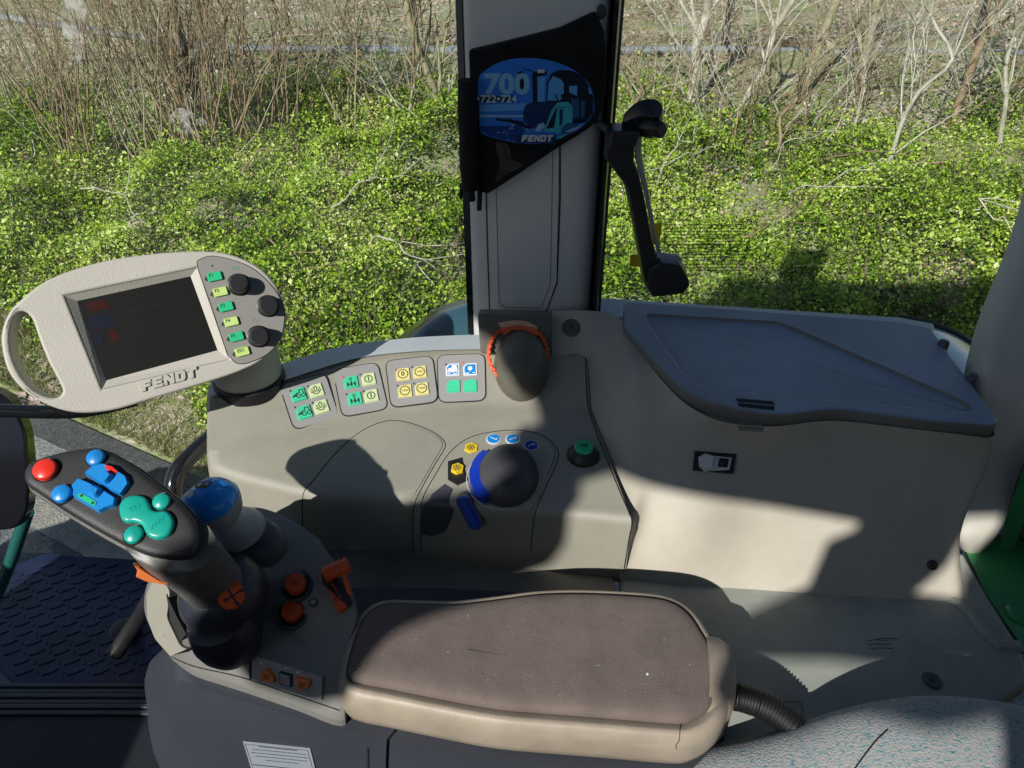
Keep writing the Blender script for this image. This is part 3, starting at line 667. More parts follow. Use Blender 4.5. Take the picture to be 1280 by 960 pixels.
for x, y in ((990, 152), (1100, 250), (1075, 370)):
    m = MB(M['inkgreen']); f = fp.at(*t1(x, y)); m.line(f, [(-.004, 0), (0, .0015), (.004, 0)], .0007, .0003); m.line(f, [(-.003, -.002), (.004, -.0015)], .0005, .0003); m.build('green_print', kpanel)
# drum that carries it on the console
fzv = Frame(pz(312, 474, .628), (0, 0, 1), (0, 1, 0))
m = MB(M['term']); m.lathe(fzv, [(.044, .004), (.0455, .012), (.0455, .06), (.042, .085), (.03, .10)], 48); m.build('swivel_drum', term, ang=50)
m = MB(M['rubber']); m.lathe(fzv, [(.0485, -.012), (.0485, .004), (.046, .007), (.040, .007)], 48); m.build('rubber_ring', term)
m = MB(M['term']); a = pd(300, 425, .845 + .06); m.tube([a + V((0, 0, 0)), fzv.w(0, 0, .07)], .03, 16); m.build('neck', term)
# ================================================================ JOYSTICK
def g1(x, y): return (20 + x / 5.333, 550 + y / 5.333)
jc = pd(140, 632, .62); fj = Frame(jc, (.10, -.45, .88)); fj.along((60, 600), (230, 670)) if 0 else None
joy = thing('joystick', pz(280, 790, .56), 'large black multi-function joystick with red, blue and teal buttons on its flat head', 'joystick')
def cj(px, n=3, f=None): f = f or fj; return [(p.x, p.y) for p in crom([V((*f.pix(*g1(*q)), 0)) for q in px], n, True)]
head = cj([(50, 240), (65, 175), (130, 125), (300, 75), (450, 50), (560, 52), (650, 95), (780, 170), (900, 260), (1000, 340), (1100, 430), (1170, 520), (1205, 620), (1190, 715), (1130, 775), (950, 770), (800, 725), (640, 645), (480, 555), (300, 445), (130, 330), (70, 290)], 3)
m = MB(M['grip'])
R_ = [(-.030, -.010), (-.024, -.006), (-.014, -.001), (-.008, .001), (-.003, .0002), (-.0006, -.002), (0, -.0048)]
hcx = sum(p[0] for p in head) / len(head); hcy = sum(p[1] for p in head) / len(head); h5 = offset(head, -.0048)
m.loft([[fj.w(*p, h) for p in offset(head, d)] for h, d in R_] + [[fj.w(hcx + (p[0] - hcx) * k_, hcy + (p[1] - hcy) * k_, .0003) for p in h5] for k_ in (.9, .5, .1)], (1, 1)); hd = m.build('grip_head', joy, ang=60)
m = MB(M['gripside']); m.loft([[fj.w(*p, h) for p in offset(head, d)] for h, d in [(-.034, -.010), (-.030, -.003), (-.022, .0022), (-.0165, .0034), (-.014, .0028), (-.0135, .0005)]], (1, 1)); m.build('grip_underside', joy, ang=60)
def jbtn(x, y, r, h, m_, name='round_button', dome_=.0015, label=None):
    f = fj.at(*g1(x, y)); b = MB(M['black']); b.lathe(f, [(r * 1.16, -.002), (r * 1.14, .0012), (r * 1.0, .0008)], 32); b.use(m_)
    b.lathe(f, [(r, 0), (r, h - .002), (r * .93, h - .0006), (r * .8, h), (r * .45, h + dome_ * .6), (r * .1, h + dome_)], 32)
    b.line(f.lift(h + dome_ * .75), circ(0, 0, r * .3, 14) + [(r * .3, 0)], .0004)
    t = {'label': label} if label else {}
    return b.build(name, hd, ang=50, **t)
jbtn(205, 205, .0098, .006, M['red'], label='large round red button at the tip')
jbtn(540, 126, .0076, .0055, M['blue'], label='round blue button at the far edge'); jbtn(315, 364, .0080, .0055, M['blue'], label='round blue button at the near edge')
jbtn(975, 415, .0074, .0045, M['teal'], label='round teal button at the far edge'); jbtn(790, 635, .0078, .0045, M['teal'], label='round teal button at the near edge')
def rocker(poly, ridge, patch_, pm, label):
    f = fj; b = MB(M['blue']); P_ = rpoly(f.pl([g1(*p) for p in poly]), .0012, 3)
    b.prism(f, P_, -.001, .006, .0012)
    Q = rpoly(f.pl([g1(*p) for p in ridge]), .002, 3); b.prism(f, Q, .005, .0115, .0022)
    ob = b.build('rocker', hd, bevel=.0007, seg=2, label=label)
    c_ = MB(pm); c_.prism(f, rpoly(f.pl([g1(*p) for p in patch_]), .0008), .0062, .0066)
    if pm is M['green']:
        c_.use(M['ink'])
        for q in ((458, 388), (532, 436)): c_.prism(f, circ(*f.pix(*g1(*q)), .0012, 8), .0065, .007)
    c_.build('rocker_mark', ob)
rocker([(462, 235), (520, 185), (590, 165), (640, 178), (750, 250), (768, 305), (712, 383), (640, 350), (570, 305)], [(585, 250), (625, 215), (680, 250), (650, 300), (615, 320), (575, 290)], [(608, 186), (655, 192), (695, 226), (690, 240), (655, 235), (615, 205)], M['red'], 'blue rocker with a red patch')
rocker([(378, 318), (430, 262), (490, 285), (600, 340), (683, 395), (672, 450), (620, 465), (565, 495), (470, 440), (388, 390), (392, 350)], [(500, 345), (540, 310), (600, 345), (580, 395), (545, 410), (500, 380)], [(430, 378), (460, 372), (556, 428), (548, 455), (530, 452), (436, 398)], M['green'], 'blue rocker with a green patch')
tp_ = cj([(700, 480), (708, 430), (750, 388), (810, 376), (870, 390), (895, 425), (912, 468), (950, 485), (1010, 482), (1050, 520), (1060, 575), (1030, 640), (960, 668), (900, 655), (872, 620), (850, 578), (800, 556), (750, 560), (715, 535)], 3)
b = MB(M['teal']); b.loft([[fj.w(*p, h) for p in offset(tp_, d)] for h, d in [(-.001, 0), (.0035, 0), (.0052, -.0012), (.0058, -.003)]], (0, 1)); 
f = fj.at(*g1(810, 468), h=.0062); b.line(f, circ(-.002, 0, .002, 10), .0005); b.line(f, circ(.002, .001, .002, 10), .0005)
f = fj.at(*g1(960, 568), h=.0062)
for k_ in range(4): b.line(f, [(k_ * .0028 - .005, k_ * .0022 - .005), (k_ * .0028 - .004, k_ * .0022 - .001)], .0005)
b.build('teal_rocker', hd, ang=50, label='kidney shaped teal rocker')
# shaft: smooth loft of ellipses from head to boot
def ell(c, n, rx_, ry_, up, N=28):
    f = Frame(c, n, up); return [f.w(rx_ * math.cos(2 * math.pi * k / N), ry_ * math.sin(2 * math.pi * k / N)) for k in range(N)]
bc = pz(279, 742, .612)
def pj(u, v, h): return fj.pt(u, v) + fj.n * h
hx_ = (fj.pt(230, 670) - fj.pt(60, 600)).normalized(); A0 = pj(205, 668, -.012); dwn = (A0 - bc).normalized()
nmid = (fj.n + dwn).normalized()
secs = [(A0, .043, .027, fj.n), (mix(A0, bc, .22) + hx_ * -.003, .040, .0285, nmid), (mix(A0, bc, .5), .0335, .027, dwn), (mix(A0, bc, .8), .030, .027, dwn), (bc, .032, .030, dwn)]
cs_ = crom([V(s[0]) for s in secs], 4); K = len(cs_); rr_ = []
for i in range(K):
    t = i / 4; a = min(int(t), len(secs) - 2); q = t - a
    rx_ = secs[a][1] * (1 - q) + secs[a + 1][1] * q; ry_ = secs[a][2] * (1 - q) + secs[a + 1][2] * q; n_ = V(secs[a][3]) * (1 - q) + V(secs[a + 1][3]) * q
    rr_.append(ell(cs_[i], n_, rx_, ry_, n_.cross(hx_)))
m = MB(M['gripshaft']); m.loft(rr_); m.build('grip_shaft', joy, ang=80)
fbt = Frame(bc, (-.28, -.12, .95), (0, 1, 0))
m = MB(M['boot']); Rb = .043
prof = [(Rb * math.cos(a) , Rb * .92 * math.sin(a)) for a in [R(-50), R(-35), R(-15), 0, R(15), R(30), R(45), R(58), R(68)]]
m.lathe(fbt, prof, 40); m.build('boot_dome', joy, ang=70)
cf = Frame(pz(281, 800, .575), (-.1, -.1, .98), (0, 1, 0))
m = MB(M['boot']); m.lathe(cf, [(.028, -.02), (.033, -.006), (.0345, .006), (.033, .018), (.030, .03)], 36, a=.002, b=.006); m.build('boot_collar', joy, ang=70)
# orange badge on the boot
bp_ = bc + (CAM - bc).normalized() * .056
fb_ = Frame(pd(290, 743, (bp_ - CAM).dot(FWD)), (CAM - bc).normalized() + V((.15, 0, .15)), (0, 1, .6))
m = MB(M['orange']); sh_ = [(p.x, p.y) for p in crom([V((*fb_.pix(*q), 0)) for q in [(273, 752), (275, 741), (284, 729), (293, 725), (301, 729), (307, 742), (303, 754), (294, 761), (282, 761)]], 3, True)]
m.prism(fb_, sh_, -.007, .0015, .0006); m.use(M['ink']); g_ = fb_.at(290, 744, .0018)
m.line(g_, g_.pl([(283, 733), (297, 756)]), .0016); m.line(g_, g_.pl([(281, 751), (303, 737)]), .0016); m.line(g_, circ(*g_.pix(292, 731), .0016, 10), .0006)
for q in ((283, 734), (297, 755), (282, 750), (302, 738)): m.sheet(g_, circ(*g_.pix(*q), .0018, 8), .0001)
m.build('shift_pattern_badge', joy)
# orange trigger under the grip
ftg = Frame(pj(195, 715, -.05), (CAM - jc)); m = MB(M['orange2'])
m.prism(ftg, rpoly(ftg.pl([(166, 704), (174, 705), (182, 714), (196, 722), (211, 728), (210, 733), (196, 730), (183, 728), (170, 722), (172, 714)]), .001), -.008, .004, .001); m.build('trigger', joy, bevel=.0008, seg=2)
# ================================================================ BLUE-CAPPED LEVER
kb = pd(266, 627, .70); lev = thing('spool_lever', pz(290, 690, .585), 'lever with a bright blue rounded cap and grey base behind the joystick', 'control lever')
fk_ = Frame(kb, (-.18, -.15, .97), (0, 1, 0)); m = MB(M['ballblue'])
def blob(scale, prof, beak): 
    out = []
    for r_, h_ in prof:
        ring_ = []
        for k_ in range(36):
            a = 2 * math.pi * k_ / 36; bk = beak * max(0, math.cos(a - R(198))) ** 6 * (1 if h_ < .02 else .3)
            ring_.append(fk_.w((r_ + bk) * math.cos(a), (r_ + bk) * math.sin(a), h_))
        out.append(ring_)
    return out
rb = .0265
m.loft(blob(1, [(rb * math.cos(a), rb * 1.0 * math.sin(a) - .004) for a in [R(10), R(14), R(22), R(32), R(46), R(60), R(74), R(84)]], .006)); hcap = hitter(m.bvh()); cap = m.build('blue_cap', lev, ang=60)
m = MB(M['grey']); m.loft(blob(1, [(rb * .66, -.024), (rb * .86, -.016), (rb * .97, -.006), (rb * 1.005, .0), (rb * .98, .0012)], .006)); m.build('grey_cup', lev, ang=60)
f = fk_.at(254, 605); dv = (fk_.w(0, 0, .0)); 
def on_ball(u, v, r_=rb * 1.004):
    d = ray(u, v).normalized(); o_ = CAM - fk_.w(0, 0, -.004); b_ = o_.dot(d); c_ = o_.length_squared - r_ * r_; t = -b_ - math.sqrt(max(b_ * b_ - c_, 0)); return CAM + d * t
def hcap_(u, v):
    for k_ in range(30):
        try: return hcap(u + k_ * .3, v + k_)
        except Exception: pass
    raise Exception('cap')
def skinpatch(px, mt, name, parent, r_=rb * 1.006):
    mb = MB(mt); lf = (r_ / rb - 1) * .05; on = lambda u, v: (lambda q: q[0] + q[1] * lf)(hcap_(u, v + 4)); ce = on(sum(p[0] for p in px) / len(px), sum(p[1] for p in px) / len(px)); pts = [on(*p) for p in px]
    mb.add([ce] + pts, [(0, i + 1, (i + 1) % len(pts) + 1) for i in range(len(pts))]); return mb.build(name, parent)
skinpatch([(254 + 10.5 * math.cos(a) * 1.0 + 0, 602 - 4.6 * math.sin(a) - 2.0 * math.cos(a)) for a in [k_ * math.pi / 8 for k_ in range(16)]], M['ink'], 'cap_symbol', cap)
for q in ((248.5, 603.2), (258, 602)): skinpatch([(q[0] + 2.2 * math.cos(a), q[1] - 1.3 * math.sin(a)) for a in [k_ * math.pi / 4 for k_ in range(8)]], M['yellowhex'], 'cap_symbol_mark', cap, rb * 1.012)
skinpatch([(238.5 + 3.6 * math.cos(a), 613 - 5 * math.sin(a) - 2 * math.cos(a)) for a in [k_ * math.pi / 5 for k_ in range(10)]], M['white'], 'cap_letter_plate', cap)
b1, b2 = kb + V((0.0, .004, -.026)), pz(291, 667, .636)
m = MB(M['grey']); m.loft([ell(mix(b1, b2, t), (-.18 + .1 * t, -.2, .95), rx_, ry_, (0, 1, 0)) for t, rx_, ry_ in [(0, .016, .016), (.25, .020, .018), (.5, .031, .024), (.75, .038, .029), (.86, .036, .028), (.9, .03, .02)]]); m.build('lever_boot', lev, ang=60)
m = MB(M['greydk']); m.loft([ell(b2 + V((.006, .004, h_ - .012)), (-.1, -.12, .98), rx_, ry_, (0, 1, 0)) for h_, rx_, ry_ in [(-.02, .046, .032), (-.006, .045, .031), (.0, .040, .028), (.006, .034, .026), (.008, .02, .015)]]); m.build('boot_ring', lev, ang=50)
# ================================================================ ARMREST CONSOLE (pod)
def zp(u, v): return .552 + .06 * min(1, max(0, (815 - v) / 170))
pod = thing('armrest_console', (-.28, .45, .5), 'dark grey control pod left of the armrest, carrying orange buttons and the joystick', 'control pod')
topo = [(196, 778), (208, 798), (238, 808), (275, 813), (312, 819), (370, 836), (424, 853), (432, 835), (438, 800), (446, 772), (440, 745), (425, 715), (405, 690), (388, 665), (350, 642), (310, 633), (262, 648), (226, 680), (200, 712), (192, 745)]
bot = [(184, 775), (205, 810), (235, 836), (275, 850), (312, 862), (370, 882), (426, 902), (434, 880), (440, 830), (450, 790), (446, 755), (432, 722), (412, 695), (394, 672), (352, 655), (310, 645), (262, 660), (220, 690), (192, 720), (182, 745)]
T = crom([pz(u, v, zp(u, v)) for u, v in topo], 4, True)
B = crom([pz(u, v, zp(u, v) - .036) for u, v in bot], 4, True)
cen_ = sum((p for p in T), V((0, 0, 0))) / len(T)
def scl(L_, k_, dz=0): return [V((cen_.x + (p.x - cen_.x) * k_, cen_.y + (p.y - cen_.y) * k_, p.z + dz)) for p in L_]
m = MB(M['pod']); rings = [scl(B, .93, -.05), scl(B, .97, -.025), scl(B, 1.0, 0), scl(B, 1.0, .003), [mix(a, b_, .5) for a, b_ in zip(B, T)], scl(T, 1.0, -.003), scl(T, .992, -.0006)]
inner_ = [scl(T, .99), scl(T, .7), scl(T, .4), scl(T, .15), ]
m.loft(rings + inner_, (0, 1)); hp_ = hitter(m.bvh()); m.build('pod_shell', pod, ang=35)
# cheek at its left end, sunlight put into a paler plastic
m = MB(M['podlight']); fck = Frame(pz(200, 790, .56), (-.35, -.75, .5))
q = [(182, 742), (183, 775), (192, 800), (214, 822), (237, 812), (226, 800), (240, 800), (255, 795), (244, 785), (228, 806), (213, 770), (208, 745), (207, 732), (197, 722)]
m.prism(fck, rpoly(fck.pl([(181, 742), (182, 774), (192, 800), (213, 824), (240, 812), (226, 806), (210, 772), (214, 740), (206, 724), (190, 722)]), .004), -.03, 0, .002); m.use(M['seam']).prism(fck, fck.pl([(209, 742), (222, 770), (234, 792), (227, 801), (214, 774)]), -.01, .0015); m.build('side_cheek', pod, bevel=.003, label='cheek at the front of the pod, sunlight painted in as pale beige')  # dark polygon painted for the shade of the hollow
# orange push buttons in rings
for (u, v), br, lb in (((371, 732), 'sink', 'orange push button in a deep recess'), ((367, 766), 'ring', 'orange push button in a raised ring')):
    f = surf_frame(hp_, u, v, du=3); f = Frame(f.o, V((-.02, -.35, .93)), (0, 1, 0)); m = MB(M['greydk'])
    n_ = 40; r_o = .0165
    m.lathe(f, [(r_o * 1.06, -.004), (r_o * 1.03, .002), (r_o * .95, .003), (r_o * .86, .001), (r_o * .80, -.003)], n_, sx=.95); rg = m.build('button_ring', pod, ang=50)
    m = MB(M['black']); m.lathe(f, [(r_o * .8, -.002), (r_o * .8, .0015), (r_o * .7, .0016)], 30); m.build('button_well', rg)
    m = MB(M['orange']); m.lathe(f, [(r_o * .66, -.002), (r_o * .66, .0085), (r_o * .6, .0105), (r_o * .4, .011)], 30); m.use(M['ink'])
    g_ = f.lift(.0112); m.line(g_, [(-.005, -.004), (-.001, .003), (.001, -.002), (.004, .004)], .0006); m.line(g_, [(-.001, -.005), (.006, .0)], .0005); m.build('push_button', rg, ang=50, label=lb)
f = Frame(hp_(392, 753)[0], (0, -.3, .95), (0, 1, 0)); m = MB(M['greydk']); m.lathe(f, [(.0052, -.001), (.0050, .001), (.004, .002)], 16); m.use(M['lid']).lathe(f.lift(.002), [(.0036, -.001), (.0032, .0012), (.0015, .0022)], 16); m.build('indicator_light', pod, ang=50)
# orange hand throttle: scale plate, slot and T grip
fth = Frame(hp_(420, 742)[0], (0, -.32, .95), (0, 1, 0)); fth.o = fth.o + fth.n * .003
thr = MB(M['orange']); thr.prism(fth, fth.pl([(400, 716), (405, 712), (419, 724), (434, 757), (434, 760), (424, 766), (421, 764)]), -.004, .002, .0006)
hand = thr.build('throttle_plate', pod, label='orange hand throttle with numbered scale')
m = MB(M['black']); m.prism(fth, fth.pl([(403, 719), (408, 722), (428, 752), (404, 731)]), .001, .0026); m.prism(fth, fth.pl([(410, 719), (417, 716), (440, 754), (433, 757)]), -.003, .004); m.build('throttle_slot', hand)
m = MB(M['orange']); f = fth.lift(.012)
m.tube([f.w(*f.pix(405, 719)), f.w(*f.pix(420, 712)), f.w(*f.pix(436, 707))], .0082, 14); m.tube([f.w(*f.pix(428, 712)), fth.w(*fth.pix(438, 745), 0)], .0025, 8)
for k_ in range(5):
    a = f.pix(408 + k_ * 6, 717 - k_ * 2.6); m.tube([f.w(a[0] - .001, a[1], 0), f.w(a[0] + .0012, a[1] + .0006, 0)], .0084, 14)
m.build('throttle_grip', hand, ang=40)
m = MB(M['ink']); m.text(fth.at(424, 750).lift(.0022 + .0005), '1-4', 0, 0, .009, 0); m.build('scale_print', hand)
# switch strip with three keys
fsw = Frame(pz(360, 850, .54), (-.06, -.72, .69)); 
p0, p1 = hp_(330, 838)[0], hp_(400, 862)[0]
# fit the strip to the pod's front bevel
a, b_, c_ = hp_(335, 830)[0], hp_(410, 868)[0], hp_(345, 856)[0]; nn = (c_ - a).cross(b_ - a).normalized()
if nn.dot(CAM - a) < 0: nn = -nn
fsw = Frame(a, nn).along((316, 820), (404, 846)); fsw.o = fsw.o + nn * .003
m = MB(M['film']); m.prism(fsw, rpoly(fsw.pl([(315, 818), (403, 846), (402, 876), (315, 850)]), .001), -.006, .0006); m.use(M['seam']); m.prism(fsw, fsw.pl([(311, 816), (315, 818), (315, 851), (312, 849)]), -.004, .0006)
strip = m.build('switch_strip', pod)
for px, mt, lb in (([(331, 836), (338, 834), (346, 846), (346, 852), (328, 849), (327, 842)], 'orange2', 'amber triangular key on the pod strip'), ([(371, 843), (391, 848), (388, 858), (381, 863), (374, 858)], 'orange2', 'amber shield shaped key on the pod strip')):
    m = MB(M[mt]); m.prism(fsw, rpoly(fsw.pl(px), .002), .0, .0045, .0008); c_ = (sum(p[0] for p in px) / len(px), sum(p[1] for p in px) / len(px)); g_ = fsw.at(*c_); g_ = g_.lift(.0048)
    m.use(M['ink']).line(g_, circ(0, 0, .0028, 10), .0006); m.line(g_, [(-.0045, -.003), (.0045, .003)], .0006); m.line(g_, [(-.003, .003), (.0035, -.003)], .0006); m.build('key', strip, label=lb)
m = MB(M['ink']); m.prism(fsw, rpoly(fsw.pl([(351, 838), (366, 842), (366, 858), (352, 854)]), .001), 0, .003); m.use(M['label']).prism(fsw, fsw.pl([(352.5, 840), (364.5, 843.5), (364.5, 856), (353.5, 852.5)]), .002, .0034)
g_ = fsw.at(359, 848).lift(.0036); m.use(M['red']).line(g_, [(-.003, -.001), (-.001, -.003), (.001, .001), (.004, .003)], .0009); m.use(M['inkgreen']).line(g_, [(.0, .001), (.004, .0015)], .0008); m.build('key', strip, label='small white key with a red symbol')
for u, v in ((327, 829), (358, 835), (373, 840)):
    m = MB(M['white']); m.lathe(fsw.at(u, v), [(.0014, 0), (.0012, .0012), (.0005, .0016)], 10); m.build('indicator_light', strip)
for u, v in ((335, 832), (382, 842)):
    m = MB(M['orange']); g_ = fsw.at(u, v); g_ = g_.lift(.0008); m.line(g_, [(-.003, -.0005), (0, .0015), (.003, -.0005)], .0008); m.build('orange_print', strip)
# lower trim line
m = seam([(205, 815), (240, 832), (300, 846), (360, 866), (425, 888)], .0012, hh=hp_); m.build('trim_gap', pod)
# ================================================================ ARMREST
arm = thing('armrest', (.0, .45, .49), 'padded armrest with worn brown-grey fabric top and beige plastic shell', 'armrest')
fa = Frame((0, 0, .557), (0, 0, 1), (0, 1, 0))
def a1(x, y): return (410 + x / 2.461, 730 + y / 2.461)
padp = [(p.x, p.y) for p in crom([V((*fa.pix(*a1(*q)), 0)) for q in [(62, 275), (85, 175), (115, 105), (170, 67), (270, 66), (380, 68), (460, 60), (540, 50), (640, 37), (740, 33), (860, 36), (1000, 46), (1070, 66), (1115, 102), (1150, 155), (1200, 245), (1203, 320), (1170, 385), (1115, 418), (1060, 424), (850, 407), (680, 394), (520, 380), (350, 350), (180, 316), (95, 300)]], 3, True)]
m = MB(M['pad'])
def warp(p, h): return fa.w(p[0], p[1], h)
R_ = [(-.004, .0), (.001, .0002), (.0045, -.002), (.0065, -.006), (.0078, -.014)]
m.loft([[warp(p, h) for p in offset(padp, d)] for h, d in R_] + [[warp((px_ * k_ + .001 * (1 - k_), .448 + (py_ - .448) * k_), .0078 + .001 * (1 - k_)) for px_, py_ in offset(padp, -.014)] for k_ in (.8, .55, .3)]); hpad = hitter(m.bvh()); m.use(M['white'])
for u, v, s_ in ((809, 843, .0016), (585, 770, .0006), (560, 815, .0006), (748, 832, .0006), (862, 831, .0006), (640, 790, .0005), (700, 870, .0005), (520, 800, .0005), (780, 780, .0005), (490, 790, .0006), (830, 800, .0005), (610, 850, .0005)):
    p, nn = hpad(u, v); f = Frame(p + nn * .0004, nn); m.sheet(f, [(-s_, -s_ * .6), (s_ * .7, -s_ * .8), (s_, s_ * .5), (-s_ * .5, s_ * .8)])
m.build('fabric_pad', arm, ang=80)
cx_ = sum(p[0] for p in padp) / len(padp); cy_ = sum(p[1] for p in padp) / len(padp)
def shell(p, d, h):
    q = []
    for (x, y) in offset(padp, d):
        fr_ = max(0, min(1, (cy_ - y) / .05)); q.append(fa.w(x, y - .006 * fr_ * (d > .001), h))
    return q
m = MB(M['armshell'])
m.loft([shell(0, d, h) for d, h in [(-.004, -.006), (.0004, -.003), (.0016, .0012), (.004, .0016), (.0075, -.001), (.0105, -.007), (.0118, -.015), (.0118, -.034), (.009, -.046), (.002, -.053), (-.006, -.056), (-.03, -.058)]], (0, 1)); ha = hitter(m.bvh()); m.build('armrest_shell', arm, ang=60)
m = seam([(852, 902), (850, 912), (849, 925), (845, 931), (846, 936)], .0008, hh=ha); m.build('shell_gap', arm)
m = seam([(445, 921), (520, 934), (620, 946), (740, 955), (840, 962)], .0006, hh=ha) if 0 else None
e = pz(903, 850, .54); m = MB(M['armshell']); 
m.loft([ell(e + V((dx, 0, dz)), (1, -.2, -.1), a_, b_, (0, 0, 1)) for dx, dz, a_, b_ in [(-.02, 0, .05, .03), (-.004, -.002, .047, .028), (.006, -.004, .040, .024), (.010, -.006, .03, .018)]]); m.build('rear_boss', arm, ang=60)
m = MB(M['black']); m.tube([pz(898, 828, .548), pz(912, 836, .545)], .006, 10); m.build('adjuster_knob', arm)
# ================================================================ CORRUGATED HOSE
hpath = crom([pz(900, 868, .52), pz(930, 873, .52), pz(965, 888, .515), pz(1000, 915, .505), pz(1030, 945, .49), pz(1052, 985, .48)], 36)
m = MB(M['rubber']); N_ = len(hpath)
m.tube(hpath, lambda t: .0125 + .0016 * (1 if int(t * (N_ - 1)) % 4 < 2 else 0), 16, (1, 1))
m.build('corrugated_hose', None, ang=70, label='black corrugated hose running from the armrest to the seat', cat='hose')
# ================================================================ SEAT CUSHION
st = thing('driver_seat', (.25, .2, .3), 'rounded seat edge in worn teal and pink flecked fabric, bottom right', 'seat')
def seatmat():
    m_ = mat('seat_tweed', (.3, .3, .3), .95, 1.0, 500); nt = m_.node_tree; N, L = nt.nodes, nt.links; b = N['Principled BSDF']; b.inputs['Specular IOR Level'].default_value = .1
    tc_ = N.new('ShaderNodeTexCoord'); n_ = N.new('ShaderNodeTexNoise'); n_.inputs['Scale'].default_value = 210; n_.inputs['Detail'].default_value = 3; n_.inputs['Roughness'].default_value = .7
    mp = N.new('ShaderNodeMapping'); mp.inputs['Scale'].default_value = (1, 2.2, 1); mp.inputs['Rotation'].default_value = (0, 0, .3); L.new(tc_.outputs['Object'], mp.inputs[0]); L.new(mp.outputs[0], n_.inputs['Vector'])
    cr = N.new('ShaderNodeValToRGB'); cr.color_ramp.interpolation = 'LINEAR'; e_ = cr.color_ramp.elements
    e_[0].position = .36; e_[0].color = (.09, .24, .27, 1); e_[1].position = .44; e_[1].color = (.28, .36, .37, 1)
    for p_, c_ in ((.5, (.38, .38, .37, 1)), (.57, (.43, .395, .385, 1)), (.66, (.27, .31, .32, 1))): x = e_.new(p_); x.color = c_
    L.new(n_.outputs['Fac'], cr.inputs[0]); L.new(cr.outputs[0], b.inputs['Base Color']); return m_
M['tweed'] = seatmat()
ridge = [(820, 975, .49), (880, 945, .50), (940, 930, .51), (1000, 915, .525), (1050, 898, .54), (1100, 885, .55), (1160, 876, .555), (1220, 877, .555), (1300, 890, .55), (1400, 920, .54)]
top = [pz(*r_) for r_ in ridge]
rows2 = []
for dy, dz in [(.05, -.14), (.035, -.07), (.018, -.022), (0, 0), (-.022, .010), (-.055, .014), (-.10, .012), (-.16, 0), (-.2, -.05)]:
    rows2.append(crom([p + V((-.3 * dy * (p.x < .2), dy, dz)) for p in top], 5))
m = MB(M['tweed']); cc2 = [crom([r_[i] for r_ in rows2], 3) for i in range(len(rows2[0]))]; m.grid(cc2); hseat = hitter(m.bvh()); m.build('seat_cushion', st, ang=80)
m = seam([(1068, 962), (1080, 945), (1096, 925), (1110, 912)], .0014, hh=hseat); m.build('stitched_seam', st)
# seat base panel under the pod with its label
m = MB(M['cowl'])
r1_ = [pz(u, v, .505) for u, v in [(222, 838), (240, 856), (330, 884), (430, 912), (650, 955), (860, 965), (900, 800), (640, 740), (300, 740), (228, 780)]]
r2_ = [pz(u, v, .42) for u, v in [(199, 868), (218, 905), (310, 940), (430, 968), (650, 1010), (860, 1020), (900, 850), (640, 800), (300, 780), (205, 810)]]
r3_ = [pz(u, v, .30) for u, v in [(188, 905), (206, 962), (310, 1005), (430, 1030), (650, 1070), (860, 1080), (900, 900), (640, 850), (300, 820), (196, 845)]]
r4_ = [V((p.x * 1.02, p.y, 0)) for p in r3_]
m.loft([crom(r_, 5, True) for r_ in crom_rows([r1_, r2_, r3_, r4_])]); hsb = hitter(m.bvh()); base_ = m.build('seat_base', st, ang=70, label='dark grey curved seat base panel below the pod')
try:
    f = surf_frame(hsb, 348, 950, du=12).along((305, 927), (388, 934)); m = MB(M['label']); m.prism(f, f.pl([(304, 926), (388, 935), (402, 990), (322, 985)]), 0, .0008); m.use(M['ink'])
    P_ = f.pl([(307, 929), (385, 937), (398, 985)]); m.line(f, P_, .0006, .0010); m.line(f, f.pl([(307, 929), (324, 982)]), .0006, .001)
    for i, (w_, bo) in enumerate([(48, 1), (66, 0), (72, 0), (64, 0), (40, 0), (74, 1), (66, 0), (50, 0)]):
        v_ = 934.5 + i * 4.2 + (3 if i > 4 else 0); u_ = 348 + i * 1.3; random.seed(i)
        x = u_ - w_ / 2
        while x < u_ + w_ / 2:
            l = random.uniform(2, 6); m.line(f, f.pl([(x, v_ + (x - u_) * .1), (min(x + l, u_ + w_ / 2), v_ + (x + l - u_) * .1)]), .0013 if bo else .0009, .0011); x += l + 1.3
    m.build('printed_label', base_, label='grey-blue paper label with lines of small print')
except Exception as ex: print('LABEL', ex)
m = MB(M['seam']); fbg = Frame((.0, .357, .3), (0, -1, 0)); m.tube([fbg.pt(460, 936), fbg.pt(460, 950), fbg.pt(461, 1000)], .0016, 6); m.build('base_gap', base_)
# ================================================================ B-PILLAR
pil = thing('window_pillar', (.035, 1.0, .63), 'grey vertical window pillar with grooved trim panel, carrying the black flap', 'pillar')
def vprof(P, z0, z1, m_, name, parent, top=1.0, ang=40):
    mb = MB(m_); ctr = .035
    mb.loft([[V((ctr + (x - ctr) * k_, y, z)) for x, y in P] for z, k_ in ((z0, 1), (z1, top))], (1, 1)); return mb.build(name, parent, ang=ang)
YP = .985
tr = [(p.x, p.y) for p in crom([V((-.060, 1.05, 0)), V((-.062, 1.0, 0)), V((-.056, YP + .002, 0)), V((-.045, YP, 0))], 4)] + [(-.02, YP), (.04, YP)] + [(p.x, p.y) for p in crom([V((.075, YP, 0)), V((.100, YP + .003, 0)), V((.118, YP + .016, 0)), V((.126, YP + .04, 0)), V((.127, 1.06, 0))], 5)]
vprof(tr, .60, 1.75, M['pillar'], 'trim_cover', pil, .98)
fpl = Frame((0, YP, 1), (0, -1, 0))
